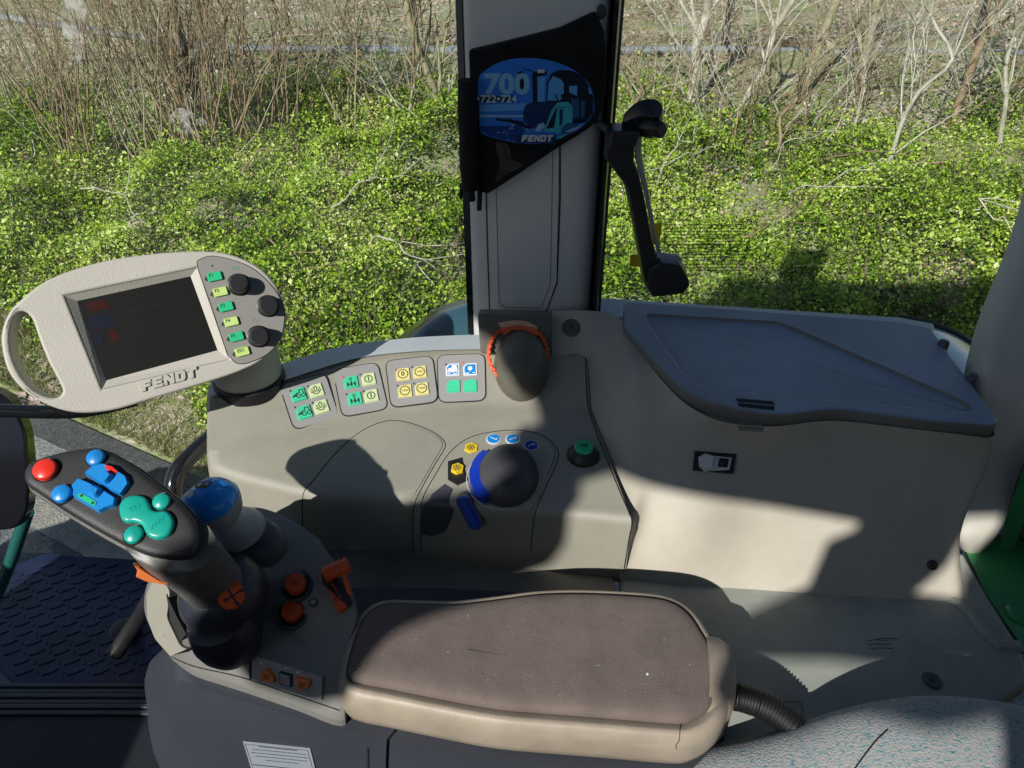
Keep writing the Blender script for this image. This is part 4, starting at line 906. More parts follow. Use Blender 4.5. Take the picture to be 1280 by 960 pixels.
# grooves as thin dark strips and a raised centre panel
m = MB(M['pillar']); m.prism(fpl, rpoly(fpl.pl([(615, 200), (699, 160), (699, 200), (696, 352), (683, 388), (628, 386), (621, 375)]), .004), -.001, .0018, .0008); cp = m.build('centre_panel', pil)
m = MB(M['seam']); 
g = fpl.lift(.0006)
m.line(g, g.pl([(700, 150), (700, 250), (696, 354), (682, 391)]), .0022); m.line(g, g.pl([(607, 200), (609, 300), (612, 391)]), .0018); m.build('trim_gap', pil)
m = MB(M['greydk']); g = fpl.lift(.0021); m.line(g, g.pl([(620, 230), (624, 378), (630, 384), (676, 385), (688, 356), (691, 190)]), .0009); m.build('panel_groove', pil)
vprof([(.128, .99), (.1315, .985), (.1345, .99), (.1345, 1.07), (.128, 1.07)], .60, 1.75, M['gloss'], 'window_seal', pil, .98)
vprof([(.1345, 1.0), (.140, 1.0), (.140, 1.06), (.1345, 1.06)], .60, 1.75, M['greydk'], 'outer_frame', pil, .98)
vprof([(-.071, 1.0), (-.0625, .992), (-.061, 1.0), (-.061, 1.07), (-.071, 1.07)], .60, 1.75, M['gloss'], 'window_seal', pil, .98)
f = Frame(py(751, 14, .995), (0, -1, 0)); m = MB(M['steel']); m.lathe(f, [(.006, -.01), (.006, .006), (.0045, .008)], 16, sy=1.4); m.build('bolt', pil)
# ================================================================ BLACK FLAP WITH OVAL STICKER
def q1(x, y): return (570 + x / 4.57, 50 + y / 4.57)
flap = thing('fabric_flap', (.03, .95, 1.05), 'black cloth flap strapped round the pillar with an oval blue tractor sticker', 'flap')
ff_ = Frame((0, .962, 1), (0, -1, .0)); m = MB(M['cloth'])
op = ff_.pl([(586, 64), (640, 51), (700, 36), (745, 15), (756, 40), (759, 90), (757, 118), (748, 150), (735, 162), (690, 190), (650, 217), (610, 243), (600, 240), (590, 180)])
def bend(P): return P
m.prism(ff_, op, -.016, 0); m.build('cloth_panel', flap, bevel=.003)
stf = ff_.lift(.0006)
ov = [(p.x, p.y) for p in crom([V((*stf.pix(*q1(*q)), 0)) for q in [(125, 230), (180, 165), (270, 120), (380, 103), (500, 110), (610, 140), (700, 190), (760, 250), (785, 320), (790, 400), (765, 450), (700, 510), (600, 560), (500, 590), (390, 592), (280, 575), (190, 550), (140, 520), (132, 400)]], 3, True)]
S = {k_: mat('sticker_' + k_, c_, .3, coat=.5) for k_, c_ in dict(sky=(.03, .19, .70), sky2=(.10, .36, .78), sea=(.012, .05, .25), dark=(.008, .012, .03), cyan=(.05, .42, .50), pale=(.25, .48, .72), num=(.20, .46, .72), white=(.55, .62, .68), navy=(.01, .03, .12), teal=(.01, .08, .12), mid=(.02, .09, .22)).items()}
m = MB(S['sky']); m.prism(stf, ov, -.001, .0004)
_lay = [0]
def dq(k_, px, fr_=None):
    _lay[0] += 1; m.use(S[k_]).sheet(stf, stf.pl([q1(*p) for p in px]), .0005 + _lay[0] * .00004)
def dl(k_, px, w): _lay[0] += 1; m.use(S[k_]).line(stf, stf.pl([q1(*p) for p in px]), w, .0005 + _lay[0] * .00004)
dq('sky2', [(138, 370), (400, 360), (400, 400), (137, 410)]); dq('pale', [(135, 425), (390, 430), (390, 440), (135, 440)]); dq('sea', [(137, 490), (390, 488), (380, 585), (280, 572), (190, 547), (143, 520)])
_lay[0] += 1
g = stf.at(*q1(290, 262)); m.use(S['num']).text(g, '700', 0, .001, .033, .0006 + _lay[0] * .00004, xs=1.16, bold=.0014)
dq('teal', [(132, 316), (322, 316), (312, 356), (134, 356)]); g = stf.at(*q1(232, 335)); m.use(S['white']).text(g, '•722•724', 0, 0, .0125, .0034, xs=1.12, bold=.0002)
# the tractor
dq('dark', [(352, 180), (386, 178), (388, 280), (356, 282)]); dl('dark', [(385, 160), (440, 180), (450, 350)], .0012)
dq('dark', [(435, 190), (465, 175), (520, 180), (515, 200), (462, 210), (465, 360), (440, 362)]); dq('sky2', [(467, 210), (510, 205), (505, 350), (467, 352)])
dq('dark', [(515, 350), (520, 240), (545, 190), (590, 170), (650, 172), (720, 200), (760, 260), (785, 330), (782, 420), (740, 470), (660, 480), (600, 470)])
dq('sky2', [(522, 345), (528, 245), (555, 205), (600, 225), (615, 250), (615, 320), (590, 345)]); dq('sky2', [(645, 262), (692, 260), (692, 318), (648, 300)]); dq('sky2', [(755, 262), (778, 305), (760, 305)])
dq('mid', [(655, 330), (700, 320), (705, 440), (665, 450)]); dq('mid', [(712, 340), (738, 350), (732, 440), (712, 440)])
dq('navy', [(385, 400), (400, 370), (440, 352), (540, 352), (580, 360), (560, 440), (500, 500), (400, 500), (384, 440)])
dq('cyan', [(500, 520), (520, 470), (545, 400), (580, 355), (640, 352), (665, 380), (665, 470), (620, 500), (600, 530)])
dq('dark', [(515, 505), (545, 440), (570, 390), (578, 392), (560, 500)]); dq('navy', [(590, 395), (612, 392), (606, 480), (590, 490)]); dl('dark', [(570, 385), (655, 382)], .0008)
dq('pale', [(390, 490), (400, 475), (420, 510), (410, 520)]); dq('pale', [(450, 520), (470, 480), (500, 470), (510, 490), (480, 520)])
dl('dark', [(232, 452), (380, 470)], .003); dl('dark', [(300, 455), (420, 500)], .004)
for i in range(14):
    random.seed(i + 40); x, y = random.uniform(225, 370), random.uniform(490, 575); dl(random.choice(['pale', 'mid', 'white', 'mid']), [(x, y), (x + random.uniform(8, 30), y + random.uniform(-12, 12))], .0008)
dq('mid', [(600, 500), (640, 470), (700, 480), (660, 530), (600, 545)]); dq('pale', [(620, 520), (728, 478), (700, 500), (650, 525)]); dq('cyan', [(560, 560), (640, 525), (600, 560)])
dl('white', [(470, 176), (482, 176)], .004); dl('white', [(490, 176), (500, 176)], .004); dl('dark', [(565, 310), (585, 350)], .0015); dl('dark', [(605, 315), (690, 325)], .004)
dq('navy', [(345, 540), (570, 540), (570, 590), (345, 585)])
g = stf.at(*q1(462, 558)); m.use(S['white']); fendt(m, g, 0, 0, .0073, .0085, .0028, .0031)
m.build('oval_sticker', flap, smooth=False, label='oval sticker of a blue-green tractor reading 700 and FENDT')
m = MB(mat('worn_patch', (.05, .03, .03), .6, 1, 300, .8, 60)); m.prism(ff_, hull_px(ff_, [q1(*p) for p in [(225, 590), (300, 600), (320, 680), (385, 712), (300, 760), (225, 810), (250, 700)]], 3), -.001, .0008); m.build('worn_patch', flap)
m = MB(M['cloth']); P_ = [py(u, v, .955) for u, v in [(584, 100), (585, 170), (588, 236)]]
m.tube(crom(P_, 6), lambda t: .0125 + .0006 * math.sin(t * 60), 14); m.tube([py(589, 236, .955), py(590, 250, .96)], .005, 6); m.tube([py(600, 232, .96), py(599, 262, .972)], .0035, 6); m.tube([py(577, 230, .96), py(576, 248, .972)], .0025, 6); m.build('rolled_edge', flap, ang=50)
# ================================================================ WINDOW HANDLE
wh = thing('window_handle', (.19, .93, .67), 'black angular window latch handle hanging right of the pillar', 'window handle')
fw_ = Frame((0, .94, 1), (0, -1, .05)); m = MB(M['black'])
arm_ = [(758, 168), (762, 160), (796, 160), (801, 168), (798, 190), (806, 212), (812, 235), (820, 290), (828, 322), (806, 326), (800, 320), (790, 260), (778, 222), (757, 200), (756, 180)]
m.prism(fw_, fw_.pl([(757, 180), (758, 172), (785, 170), (794, 178), (792, 200), (799, 215), (806, 245), (814, 290), (824, 330), (832, 348), (812, 366), (803, 350), (790, 275), (781, 232), (762, 207), (755, 196)]), -.012, .012, .002); m.build('handle_arm', wh, bevel=.002)
m = MB(M['black']); m.prism(fw_, fw_.pl([(757, 166), (763, 157), (800, 158), (796, 178), (790, 184), (758, 184)]), -.02, .018, .003); m.build('handle_shoulder', wh, bevel=.003)
m = MB(M['pillar2']); m.prism(fw_, fw_.pl([(797, 176), (803, 170), (802, 185), (804, 205), (810, 235), (822, 300), (830, 325), (826, 330), (818, 300), (808, 250), (800, 218), (795, 200)]), -.014, -.004); m.build('painted_lit_edge', wh, label='lit edge of the handle, painted as a pale olive strip')  # pale strip paints the lit edge of the arm
m = MB(M['black']); m.prism(fw_, fw_.pl([(806, 328), (822, 318), (850, 322), (860, 340), (862, 350), (852, 362), (812, 367), (803, 352)]), -.014, .022, .004); m.build('grip_foot', wh, bevel=.003)
m = MB(M['lid']); m.prism(fw_.lift(.0165), fw_.lift(.0165).pl([(821, 316), (849, 320), (853, 327), (822, 322)]), -.002, .0008); m.build('foot_top', wh)
fd_ = Frame(fw_.pt(800, 148), (-.15, -.55, .8)); m = MB(M['gloss']); m.prism(fd_, hull_px(fd_, [(777, 150), (785, 138), (800, 128), (818, 126), (829, 134), (829, 146), (820, 152), (806, 150), (792, 154), (780, 158)]), -.008, .006, .002); m.build('cam_plate', wh, bevel=.002)
m = MB(M['black']); f = Frame(fw_.pt(813, 160), (.5, -.8, .1)); m.lathe(f, [(.0125, -.02), (.0125, .002), (.010, .006), (.010, .020), (.007, .023)], 20); m.build('pivot_knob', wh, ang=40)
m = MB(M['greydk']); m.tube([fw_.pt(748, 162) + V((0, .04, 0)), fw_.pt(766, 168)], .004, 8); m.build('hinge_rod', wh)
# ================================================================ REAR PILLAR, GREEN PANEL, TYRE
LE = [py(1352, -60, 1.10), py(1340, 40, 1.06), py(1325, 150, 1.0), py(1300, 260, .93), py(1280, 330, .87), (py(1238, 440, .79)), py(1214, 545, .735), py(1201, 620, .70), pz(1195, 665, .50), pz(1204, 692, .455)]
W = [V((.16, .02, 0)), V((.16, .02, 0)), V((.16, .02, 0)), V((.16, .02, 0)), V((.15, .02, 0)), V((.13, .02, 0)), V((.105, .02, 0)), V((.085, .015, 0)), V((.072, .01, 0)), V((.045, .01, 0))]
A_ = crom(LE, 5); B_ = crom([p + w for p, w in zip(LE, W)], 5)
m = MB(M['pillar2']); rws = []
for a, b_ in zip(A_, B_):
    rws.append([a + V((.012, .06, 0)), a + V((.001, .012, 0)), a + V((.004, .003, 0)), a + V((.012, 0, 0)), mix(a, b_, .5) + V((0, -.004, 0)), b_ - V((.008, 0, 0)), b_ + V((0, .006, 0)), b_ + V((0, .06, 0))])
m.grid(rws); m.build('rear_pillar', None, ang=50, label='leaning beige-grey rear cab pillar at the right edge, behind the storage box', cat='pillar')
gp_ = thing('green_panel', pz(1245, 740, .45), 'green painted metal panel at the far right beside the shelf', 'panel')
fg_ = Frame((0, 0, .455), (0, 0, 1), (0, 1, 0)); m = MB(M['greenpaint'])
m.prism(fg_, fg_.pl([(1196, 670), (1260, 668), (1330, 660), (1330, 850), (1275, 812), (1236, 755)]), -.004, 0); m.build('flat_sheet', gp_, bevel=.001)
m = MB(M['greenpaint']); fq = Frame(pz(1255, 684, .455), (-.2, -1, .15)); m.prism(fq, fq.pl([(1248, 686), (1262, 640), (1285, 570), (1300, 560), (1300, 600), (1268, 684)]), -.003, 0); m.build('upright_flange', gp_)
m = MB(M['greenpaint']); f = fg_.at(1274, 768); m.lathe(f, [(.016, 0), (.016, .002), (.013, .004), (.010, .002)], 28); m.build('plug', gp_)
m = MB(M['seam']); m.line(fg_, fg_.pl([(1203, 684), (1226, 735), (1236, 752), (1275, 808)]), .004, .001); m.build('sealing_strip', gp_)
ty = MB(M['rubber']); cty = V((.80, .72, .50)); rings = []
for i in range(60):
    a = R(100) + R(160) * i / 59; r_ = .105 + (.003 if i % 2 else 0)
    rings.append([cty + V((r_ * math.cos(a), dy_, r_ * math.sin(a) * 1.0)) for dy_ in (-.11, -.10, .0, .12)] )
m = MB(M['rubber'])
for k_ in range(26):
    pass
ty.grid(rings); ty.build('tyre', None, label='black ribbed tyre surface just showing at the right edge above the green panel', cat='tyre', ang=20)
# ================================================================ WINDOW SILL, OUTSIDE FENDERS
sl = MB(M['ledge']); fs2 = Frame((0, 0, .632), (0, 0, 1), (0, 1, 0)); sl.prism(fs2, fs2.pl([(742, 371), (1000, 388), (1125, 396), (1168, 404), (1168, 425), (1000, 410), (742, 395)]), -.03, 0); sl.build('window_sill', None, bevel=.004, label='blue-grey window sill behind the storage box lid', cat='window sill')
m = MB(M['seam']); 
fen = MB(M['fender'])
P_ = [pz(500, 440, .55), pz(520, 418, .57), pz(545, 402, .59), pz(575, 393, .605), pz(605, 388, .61), pz(650, 386, .61)]
P_ = [py(490, 442, 1.16), py(516, 420, 1.16), py(540, 404, 1.16), py(570, 393, 1.16), py(605, 387, 1.16), py(650, 385, 1.16)]
C2 = crom(P_, 6)
fen.grid([[p + V((0, -.09, -.05)) for p in C2], [p + V((0, -.04, -.012)) for p in C2], C2, [p + V((0, .05, .0)) for p in C2], [p + V((0, .10, -.05)) for p in C2], [p + V((0, .12, -.3)) for p in C2]])
fen.build('front_fender', None, ang=70, label='glossy dark blue-green fender curve seen through the glass left of the pillar', cat='fender')
pf = MB(M['palefender']); P_ = [py(u, v, 1.13) for u, v in [(1120, 396), (1165, 405), (1200, 420), (1235, 447), (1262, 480), (1300, 530)]]; C2 = crom(P_, 6)
pf.grid([[p + V((-.015, -.34, -.05)) for p in C2], [p + V((-.01, -.2, -.012)) for p in C2], [p + V((0, -.1, .0)) for p in C2], [p + V((0, -.02, 0)) for p in C2], C2, [p + V((0, .02, -.05)) for p in C2], [p + V((0, .03, -.4)) for p in C2]])
rf = pf.build('rear_fender', None, ang=70, label='glossy fender top beyond the hinge side of the lid, sky reflection painted in as a pale tone', cat='fender')
m = MB(M['rubber']); m.tube([p + V((0, -.006, .003)) for p in C2], .005, 8); m.build('fender_lip', rf)
# ================================================================ GRAB RAILS, LEFT HOUSING
gr = MB(M['gloss']); gr.tube(crom([pd(285, 530, 1.10), pd(262, 548, 1.06), pd(236, 572, 1.03), pd(220, 592, 1.02), pd(216, 625, 1.02), pd(217, 690, 1.05), pd(219, 800, 1.15)], 8), .0122, 16)
gr.build('grab_rail', None, ang=70, label='bent glossy black tube rail between the console end and the joystick', cat='rail')
g2 = MB(M['gloss']); g2.tube(crom([pd(-60, 512, .90), pd(0, 513, .92), pd(60, 515, .94), pd(110, 513, .97), pd(170, 500, 1.0)], 6), .0088, 16)
g2.build('support_tube', None, ang=70, label='horizontal glossy black tube behind the lower left of the display terminal', cat='tube')
fm_ = Frame(pd(10, 580, .96), (.35, -.8, .45)); m = MB(M['gloss'])
m.prism(fm_, rpoly(fm_.pl([(-70, 480), (0, 486), (22, 505), (36, 540), (41, 600), (38, 640), (24, 664), (-10, 668), (-70, 650)]), .012), -.03, 0, .004); mh = m.build('dash_housing', None, bevel=.004, label='glossy black rounded housing cut off by the left edge, under the horizontal tube', cat='housing')
m = MB(M['tealpaint']); m.tube([pd(34, 640, 1.12), pd(14, 700, 1.2), pd(-10, 760, 1.28)], .010, 12); m.build('teal_strut', None, label='teal painted strut below the black housing', cat='strut')
# ================================================================ CAB FLOOR, STEP MAT, PEDAL LEVER
f0 = Frame((0, 0, 0), (0, 0, 1), (0, 1, 0))
cf_ = MB(M['floor']); yb = pz(100, 895, 0).y; yt = pz(100, 855, 0).y
cf_.aabb((-1.6, -.75, -.12), (1.2, yb, 0)); cf_.build('cab_floor', None, kind='structure', bevel=.002)
m = MB(M['greydk']); 
n_ = 6
for i in range(n_):
    y0 = yb + (yt - yb) * i / n_; y1 = yb + (yt - yb) * (i + .8) / n_; m.aabb((-1.5, y0, -.05), (-.30, y1, .006 + .003 * (i % 2)))
m.aabb((-1.5, yb, -.11), (-.30, yt, .001)); m.build('door_sill', None, bevel=.0015, label='dark ribbed door sill across the lower left', cat='sill')
mm = MB(mat('step_metal', (.022, .036, .085), .45, .2, 300, .4, 8, metal=.3, dirt=.25)); ft0 = Frame((0, 0, -.004), (0, 0, 1), (0, 1, 0))
pm_ = ft0.pl([(55, 692), (170, 699), (230, 712), (300, 760), (300, 853), (16, 853), (-40, 800), (-40, 728)])
mm.prism(ft0, pm_, -.01, 0)
tm = thing('step_plate', (-.9, .9, -.02), 'dark chequered metal step plate with raised ribs, lower left', 'step plate')
mm.build('plate', tm, bevel=.002)
rb_ = MB(M['floor']); rb_.use(mm.mats[0])
xs_ = [p[0] for p in pm_]; ys_ = [p[1] for p in pm_]
def inpoly(x, y, P):
    c = False
    for i in range(len(P)):
        a, b_ = P[i - 1], P[i]
        if (a[1] > y) != (b_[1] > y) and x < (b_[0] - a[0]) * (y - a[1]) / (b_[1] - a[1]) + a[0]: c = not c
    return c
pin = offset(pm_, -.02); i = 0
y = min(ys_) + .02
while y < max(ys_):
    x = min(xs_) + (.03 if i % 2 else 0)
    while x < max(xs_):
        if inpoly(x, y, pin):
            a = R(28) if (i % 2) else R(28); L2 = .014; dx_, dy_ = math.cos(a) * L2, math.sin(a) * L2; nx, ny = -math.sin(a) * .0020, math.cos(a) * .0020
            q = [(x - dx_, y - dy_), (x + nx, y + ny), (x + dx_, y + dy_), (x - nx, y - ny)]; rb_.prism(ft0, q, 0, .0022)
            if 1:
                a2 = R(110); xx, yy = x + .0235, y; dx_, dy_ = math.cos(a2) * .006, math.sin(a2) * .006; nx, ny = -math.sin(a2) * .002, math.cos(a2) * .002
                rb_.prism(ft0, [(xx - dx_, yy - dy_), (xx + nx, yy + ny), (xx + dx_, yy + dy_), (xx - nx, yy - ny)], 0, .0014)
        x += .047
    y += .021; i += 1
rb_.build('raised_ribs', tm)
pl_ = thing('floor_lever', pz(158, 790, 0), 'black lever on a round base standing over the step plate', 'lever')
m = MB(M['black']); m.tube([pz(205, 715, .25), pz(178, 765, .16), pz(150, 808, .08), pz(143, 817, .07)], lambda t: .012 + .004 * t, 12); m.build('lever_arm', pl_, ang=60)
m = MB(M['black']); m.lathe(Frame(pz(157, 790, .0), (0, 0, 1), (0, 1, 0)), [(.028, -.002), (.028, .01), (.02, .014)], 24); m.tube([pz(157, 790, .0), pz(160, 788, .11)], .008, 8); m.build('lever_base', pl_)
# unseen tractor body below the floor, front block outlined to cast the ground shadow
tb = thing('tractor_chassis', (0, 0, -1.1), 'dark tractor body and wheels beneath the cab floor', 'tractor body')
m = MB(M['floor']); m.aabb((-1.7, -.6, -.75), (1.0, .62, -.125)); m.prism(Frame((0, 0, 0), (0, 0, 1), (0, 1, 0)), [(-3.0, -.3), (-2.95, .75), (-2.75, .85), (-2.5, 1.2), (-1.72, 1.25), (-1.72, -.3)], -.5, 0); m.build('chassis', tb, bevel=.03)
for x, y, r_, w_ in ((.95, .98, .85, .22), (.95, -.98, .85, .22), (-3.6, .75, .5, .2), (-3.6, -.75, .5, .2)):
    m = MB(M['rubber']); f = Frame((x, y, -1.1 + r_), (0, -1 if y < 0 else 1, 0)); 
    if y > 0 and x > 0: continue
    m.lathe(f, [(r_ * .6, -w_), (r_, -w_ * .8), (r_, w_ * .8), (r_ * .6, w_)], 48); wl = m.build('wheel', tb)
# ================================================================ GLASS
def glassmat():
    m_ = bpy.data.materials.new('window_glass'); m_.use_nodes = True; nt = m_.node_tree; N, L = nt.nodes, nt.links; N.clear()
    o = N.new('ShaderNodeOutputMaterial'); t = N.new('ShaderNodeBsdfTransparent'); t.inputs[0].default_value = (.93, .97, .95, 1)
    g = N.new('ShaderNodeBsdfGlossy'); g.inputs['Roughness'].default_value = .02; fz_ = N.new('ShaderNodeFresnel'); fz_.inputs[0].default_value = 1.35
    mx = N.new('ShaderNodeMixShader'); L.new(fz_.outputs[0], mx.inputs[0]); L.new(t.outputs[0], mx.inputs[1]); L.new(g.outputs[0], mx.inputs[2])
    d = N.new('ShaderNodeBsdfDiffuse'); d.inputs[0].default_value = (.8, .85, .8, 1); tc_ = N.new('ShaderNodeTexCoord'); n_ = N.new('ShaderNodeTexNoise'); n_.inputs['Scale'].default_value = 3; n_.inputs['Detail'].default_value = 9; n_.inputs['Roughness'].default_value = .7
    mr = N.new('ShaderNodeMapRange'); mr.inputs[1].default_value = .5; mr.inputs[2].default_value = .85; mr.inputs[3].default_value = .006; mr.inputs[4].default_value = .035; L.new(tc_.outputs['Object'], n_.inputs['Vector']); L.new(n_.outputs['Fac'], mr.inputs[0])
    m2 = N.new('ShaderNodeMixShader'); L.new(mr.outputs[0], m2.inputs[0]); L.new(mx.outputs[0], m2.inputs[1]); L.new(d.outputs[0], m2.inputs[2]); L.new(m2.outputs[0], o.inputs[0]); return m_
M['glass'] = glassmat()
fgl = Frame((0, 1.055, 1), (0, -1, 0))
m = MB(M['glass']); m.sheet(fgl, [(-1.5, -.98), (-.066, -.98), (-.066, .75), (-1.5, .75)]); m.build('door_glass', None, label='large clear door pane left of the pillar', cat='window glass')
m = MB(M['glass']); m.sheet(fgl, [(.14, -.38), (.75, -.38), (.75, .75), (.14, .75)]); wg = m.build('side_glass', None, label='clear side window pane right of the pillar', cat='window glass')
ws = MB(M['yellowhex']); fy = fgl.lift(.003); ws.sheet(fy, fy.pl([(810, 279), (828, 279), (824, 306), (812, 306)])); ws.sheet(fy, fy.pl([(788, 318), (806, 318), (803, 334), (787, 333)])); 
stk = ws.build('warning_sticker', None, label='small yellow warning sticker on the glass behind the handle', cat='sticker')
ln = MB(mat('sticker_print', (.30, .30, .08), .6))
for i in range(15):
    v0 = 281 + i * 4.1; random.seed(i); x = 829 + i * .2; e_ = 938 - abs(i - 5) * 1.2
    while x < e_:
        l = random.uniform(3, 12); ln.line(fy, fy.pl([(x, v0), (min(x + l, e_), v0 + l * .02)]), .0012); x += l + 1.2
ln.build('fine_print', stk)
def smearmat():
    m_ = bpy.data.materials.new('glass_smear'); m_.use_nodes = True; nt = m_.node_tree; N, L = nt.nodes, nt.links; N.clear()
    o = N.new('ShaderNodeOutputMaterial'); t = N.new('ShaderNodeBsdfTransparent'); d = N.new('ShaderNodeBsdfDiffuse'); d.inputs[0].default_value = (.85, .88, .88, 1)
    tc_ = N.new('ShaderNodeTexCoord'); n_ = N.new('ShaderNodeTexNoise'); n_.inputs['Scale'].default_value = 40; n_.inputs['Detail'].default_value = 8; L.new(tc_.outputs['Object'], n_.inputs['Vector'])
    mr = N.new('ShaderNodeMapRange'); mr.inputs[1].default_value = .42; mr.inputs[2].default_value = .7; mr.inputs[4].default_value = .45; L.new(n_.outputs['Fac'], mr.inputs[0])
    mx = N.new('ShaderNodeMixShader'); L.new(mr.outputs[0], mx.inputs[0]); L.new(t.outputs[0], mx.inputs[1]); L.new(d.outputs[0], mx.inputs[2]); L.new(mx.outputs[0], o.inputs[0]); return m_
M['smear'] = smearmat(); dg_ = [o for o in col.objects if o.name == 'door_glass'][0]; fy2 = fgl.lift(.002)
for px in ([(78, -5), (108, -5), (104, 40), (100, 82), (84, 92), (74, 90), (88, 70), (78, 40)], [(212, 150), (222, 135), (240, 140), (262, 155), (255, 165), (228, 168)]):
    m = MB(M['smear']); m.sheet(fy2, hull_px(fy2, px, 3)); m.build('dried_smear', dg_, smooth=False)
# ================================================================ OUTDOORS
def yedge(x): return np.maximum(2.25, 2.92 - .53 * (x + 2.2))
def gh(x, y):
    s = y - yedge(x); return -1.1 + np.clip(s, 0, .25) * .12 + np.clip(s - .25, 0, 5.2) * .175
def npmesh(name, verts, faces, mats, parent=None, smooth=False, **tags):
    me = bpy.data.meshes.new(name); nv = len(verts); nf = len(faces); k = faces.shape[1]
    me.vertices.add(nv); me.vertices.foreach_set('co', verts.astype(np.float32).ravel())
    me.loops.add(nf * k); me.loops.foreach_set('vertex_index', faces.astype(np.int32).ravel())
    me.polygons.add(nf); me.polygons.foreach_set('loop_start', np.arange(0, nf * k, k, dtype=np.int32)); me.polygons.foreach_set('loop_total', np.full(nf, k, dtype=np.int32))
    me.polygons.foreach_set('use_smooth', np.full(nf, smooth)); me.update(calc_edges=True)
    for m_ in mats: me.materials.append(m_)
    o = bpy.data.objects.new(name, me); col.objects.link(o)
    if parent: o.parent = parent
    for k_, v_ in tags.items(): o['category' if k_ == 'cat' else k_] = v_
    return o
def groundmat(name, cols, scale, bump=.6, bs=30, rough=.95, fine=60):
    m_ = bpy.data.materials.new(name); m_.use_nodes = True; nt = m_.node_tree; N, L = nt.nodes, nt.links; b = N['Principled BSDF']; b.inputs['Roughness'].default_value = rough; b.inputs['Specular IOR Level'].default_value = .2
    tc_ = N.new('ShaderNodeTexCoord'); n_ = N.new('ShaderNodeTexNoise'); n_.inputs['Scale'].default_value = scale; n_.inputs['Detail'].default_value = 12; n_.inputs['Roughness'].default_value = .75
    L.new(tc_.outputs['Object'], n_.inputs['Vector']); cr = N.new('ShaderNodeValToRGB'); e_ = cr.color_ramp.elements
    e_[0].position = cols[0][0]; e_[0].color = (*cols[0][1], 1); e_[1].position = cols[-1][0]; e_[1].color = (*cols[-1][1], 1)
    for p_, c_ in cols[1:-1]: x = e_.new(p_); x.color = (*c_, 1)
    L.new(n_.outputs['Fac'], cr.inputs[0])
    n2 = N.new('ShaderNodeTexNoise'); n2.inputs['Scale'].default_value = fine; n2.inputs['Detail'].default_value = 6; n2.inputs['Roughness'].default_value = .8; L.new(tc_.outputs['Object'], n2.inputs['Vector'])
    mr = N.new('ShaderNodeMapRange'); mr.inputs[1].default_value = .3; mr.inputs[2].default_value = .7; mr.inputs[3].default_value = .45; mr.inputs[4].default_value = 1.5; L.new(n2.outputs['Fac'], mr.inputs[0])
    mx = N.new('ShaderNodeVectorMath'); mx.operation = 'SCALE'; L.new(cr.outputs[0], mx.inputs[0]); L.new(mr.outputs[0], mx.inputs['Scale']); L.new(mx.outputs[0], b.inputs['Base Color'])
    bp = N.new('ShaderNodeBump'); bp.inputs['Strength'].default_value = bump; bp.inputs['Distance'].default_value = .02; n3 = N.new('ShaderNodeTexNoise'); n3.inputs['Scale'].default_value = bs; n3.inputs['Detail'].default_value = 6; L.new(tc_.outputs['Object'], n3.inputs['Vector']); L.new(n3.outputs['Fac'], bp.inputs['Height']); L.new(bp.outputs[0], b.inputs['Normal']); return m_
def leafmat(name, ramp, trans=.35):
    m_ = bpy.data.materials.new(name); m_.use_nodes = True; nt = m_.node_tree; N, L = nt.nodes, nt.links; b = N['Principled BSDF']; b.inputs['Roughness'].default_value = .38; b.inputs['Specular IOR Level'].default_value = .45
    g = N.new('ShaderNodeNewGeometry'); cr = N.new('ShaderNodeValToRGB'); e_ = cr.color_ramp.elements; cr.color_ramp.interpolation = 'LINEAR'
    e_[0].position = 0; e_[0].color = (*ramp[0], 1); e_[1].position = 1; e_[1].color = (*ramp[-1], 1)
    for i in range(1, len(ramp) - 1): x = e_.new(i / (len(ramp) - 1)); x.color = (*ramp[i], 1)
    tc_ = N.new('ShaderNodeTexCoord'); n_ = N.new('ShaderNodeTexNoise'); n_.inputs['Scale'].default_value = 1.3; n_.inputs['Detail'].default_value = 4; L.new(tc_.outputs['Object'], n_.inputs['Vector'])
    md = N.new('ShaderNodeMath'); md.operation = 'MULTIPLY_ADD'; md.inputs[1].default_value = 1.7; md.inputs[2].default_value = -.85; L.new(n_.outputs['Fac'], md.inputs[0])
    ad = N.new('ShaderNodeMath'); ad.operation = 'ADD'; ad.use_clamp = True; L.new(g.outputs['Random Per Island'], ad.inputs[0]); L.new(md.outputs[0], ad.inputs[1]); L.new(ad.outputs[0], cr.inputs[0]); L.new(cr.outputs[0], b.inputs['Base Color'])
    t = N.new('ShaderNodeBsdfTranslucent'); L.new(cr.outputs[0], t.inputs[0]); mx = N.new('ShaderNodeMixShader'); mx.inputs[0].default_value = trans; L.new(b.outputs[0], mx.inputs[1]); L.new(t.outputs[0], mx.inputs[2]); L.new(mx.outputs[0], N['Material Output'].inputs[0]); return m_
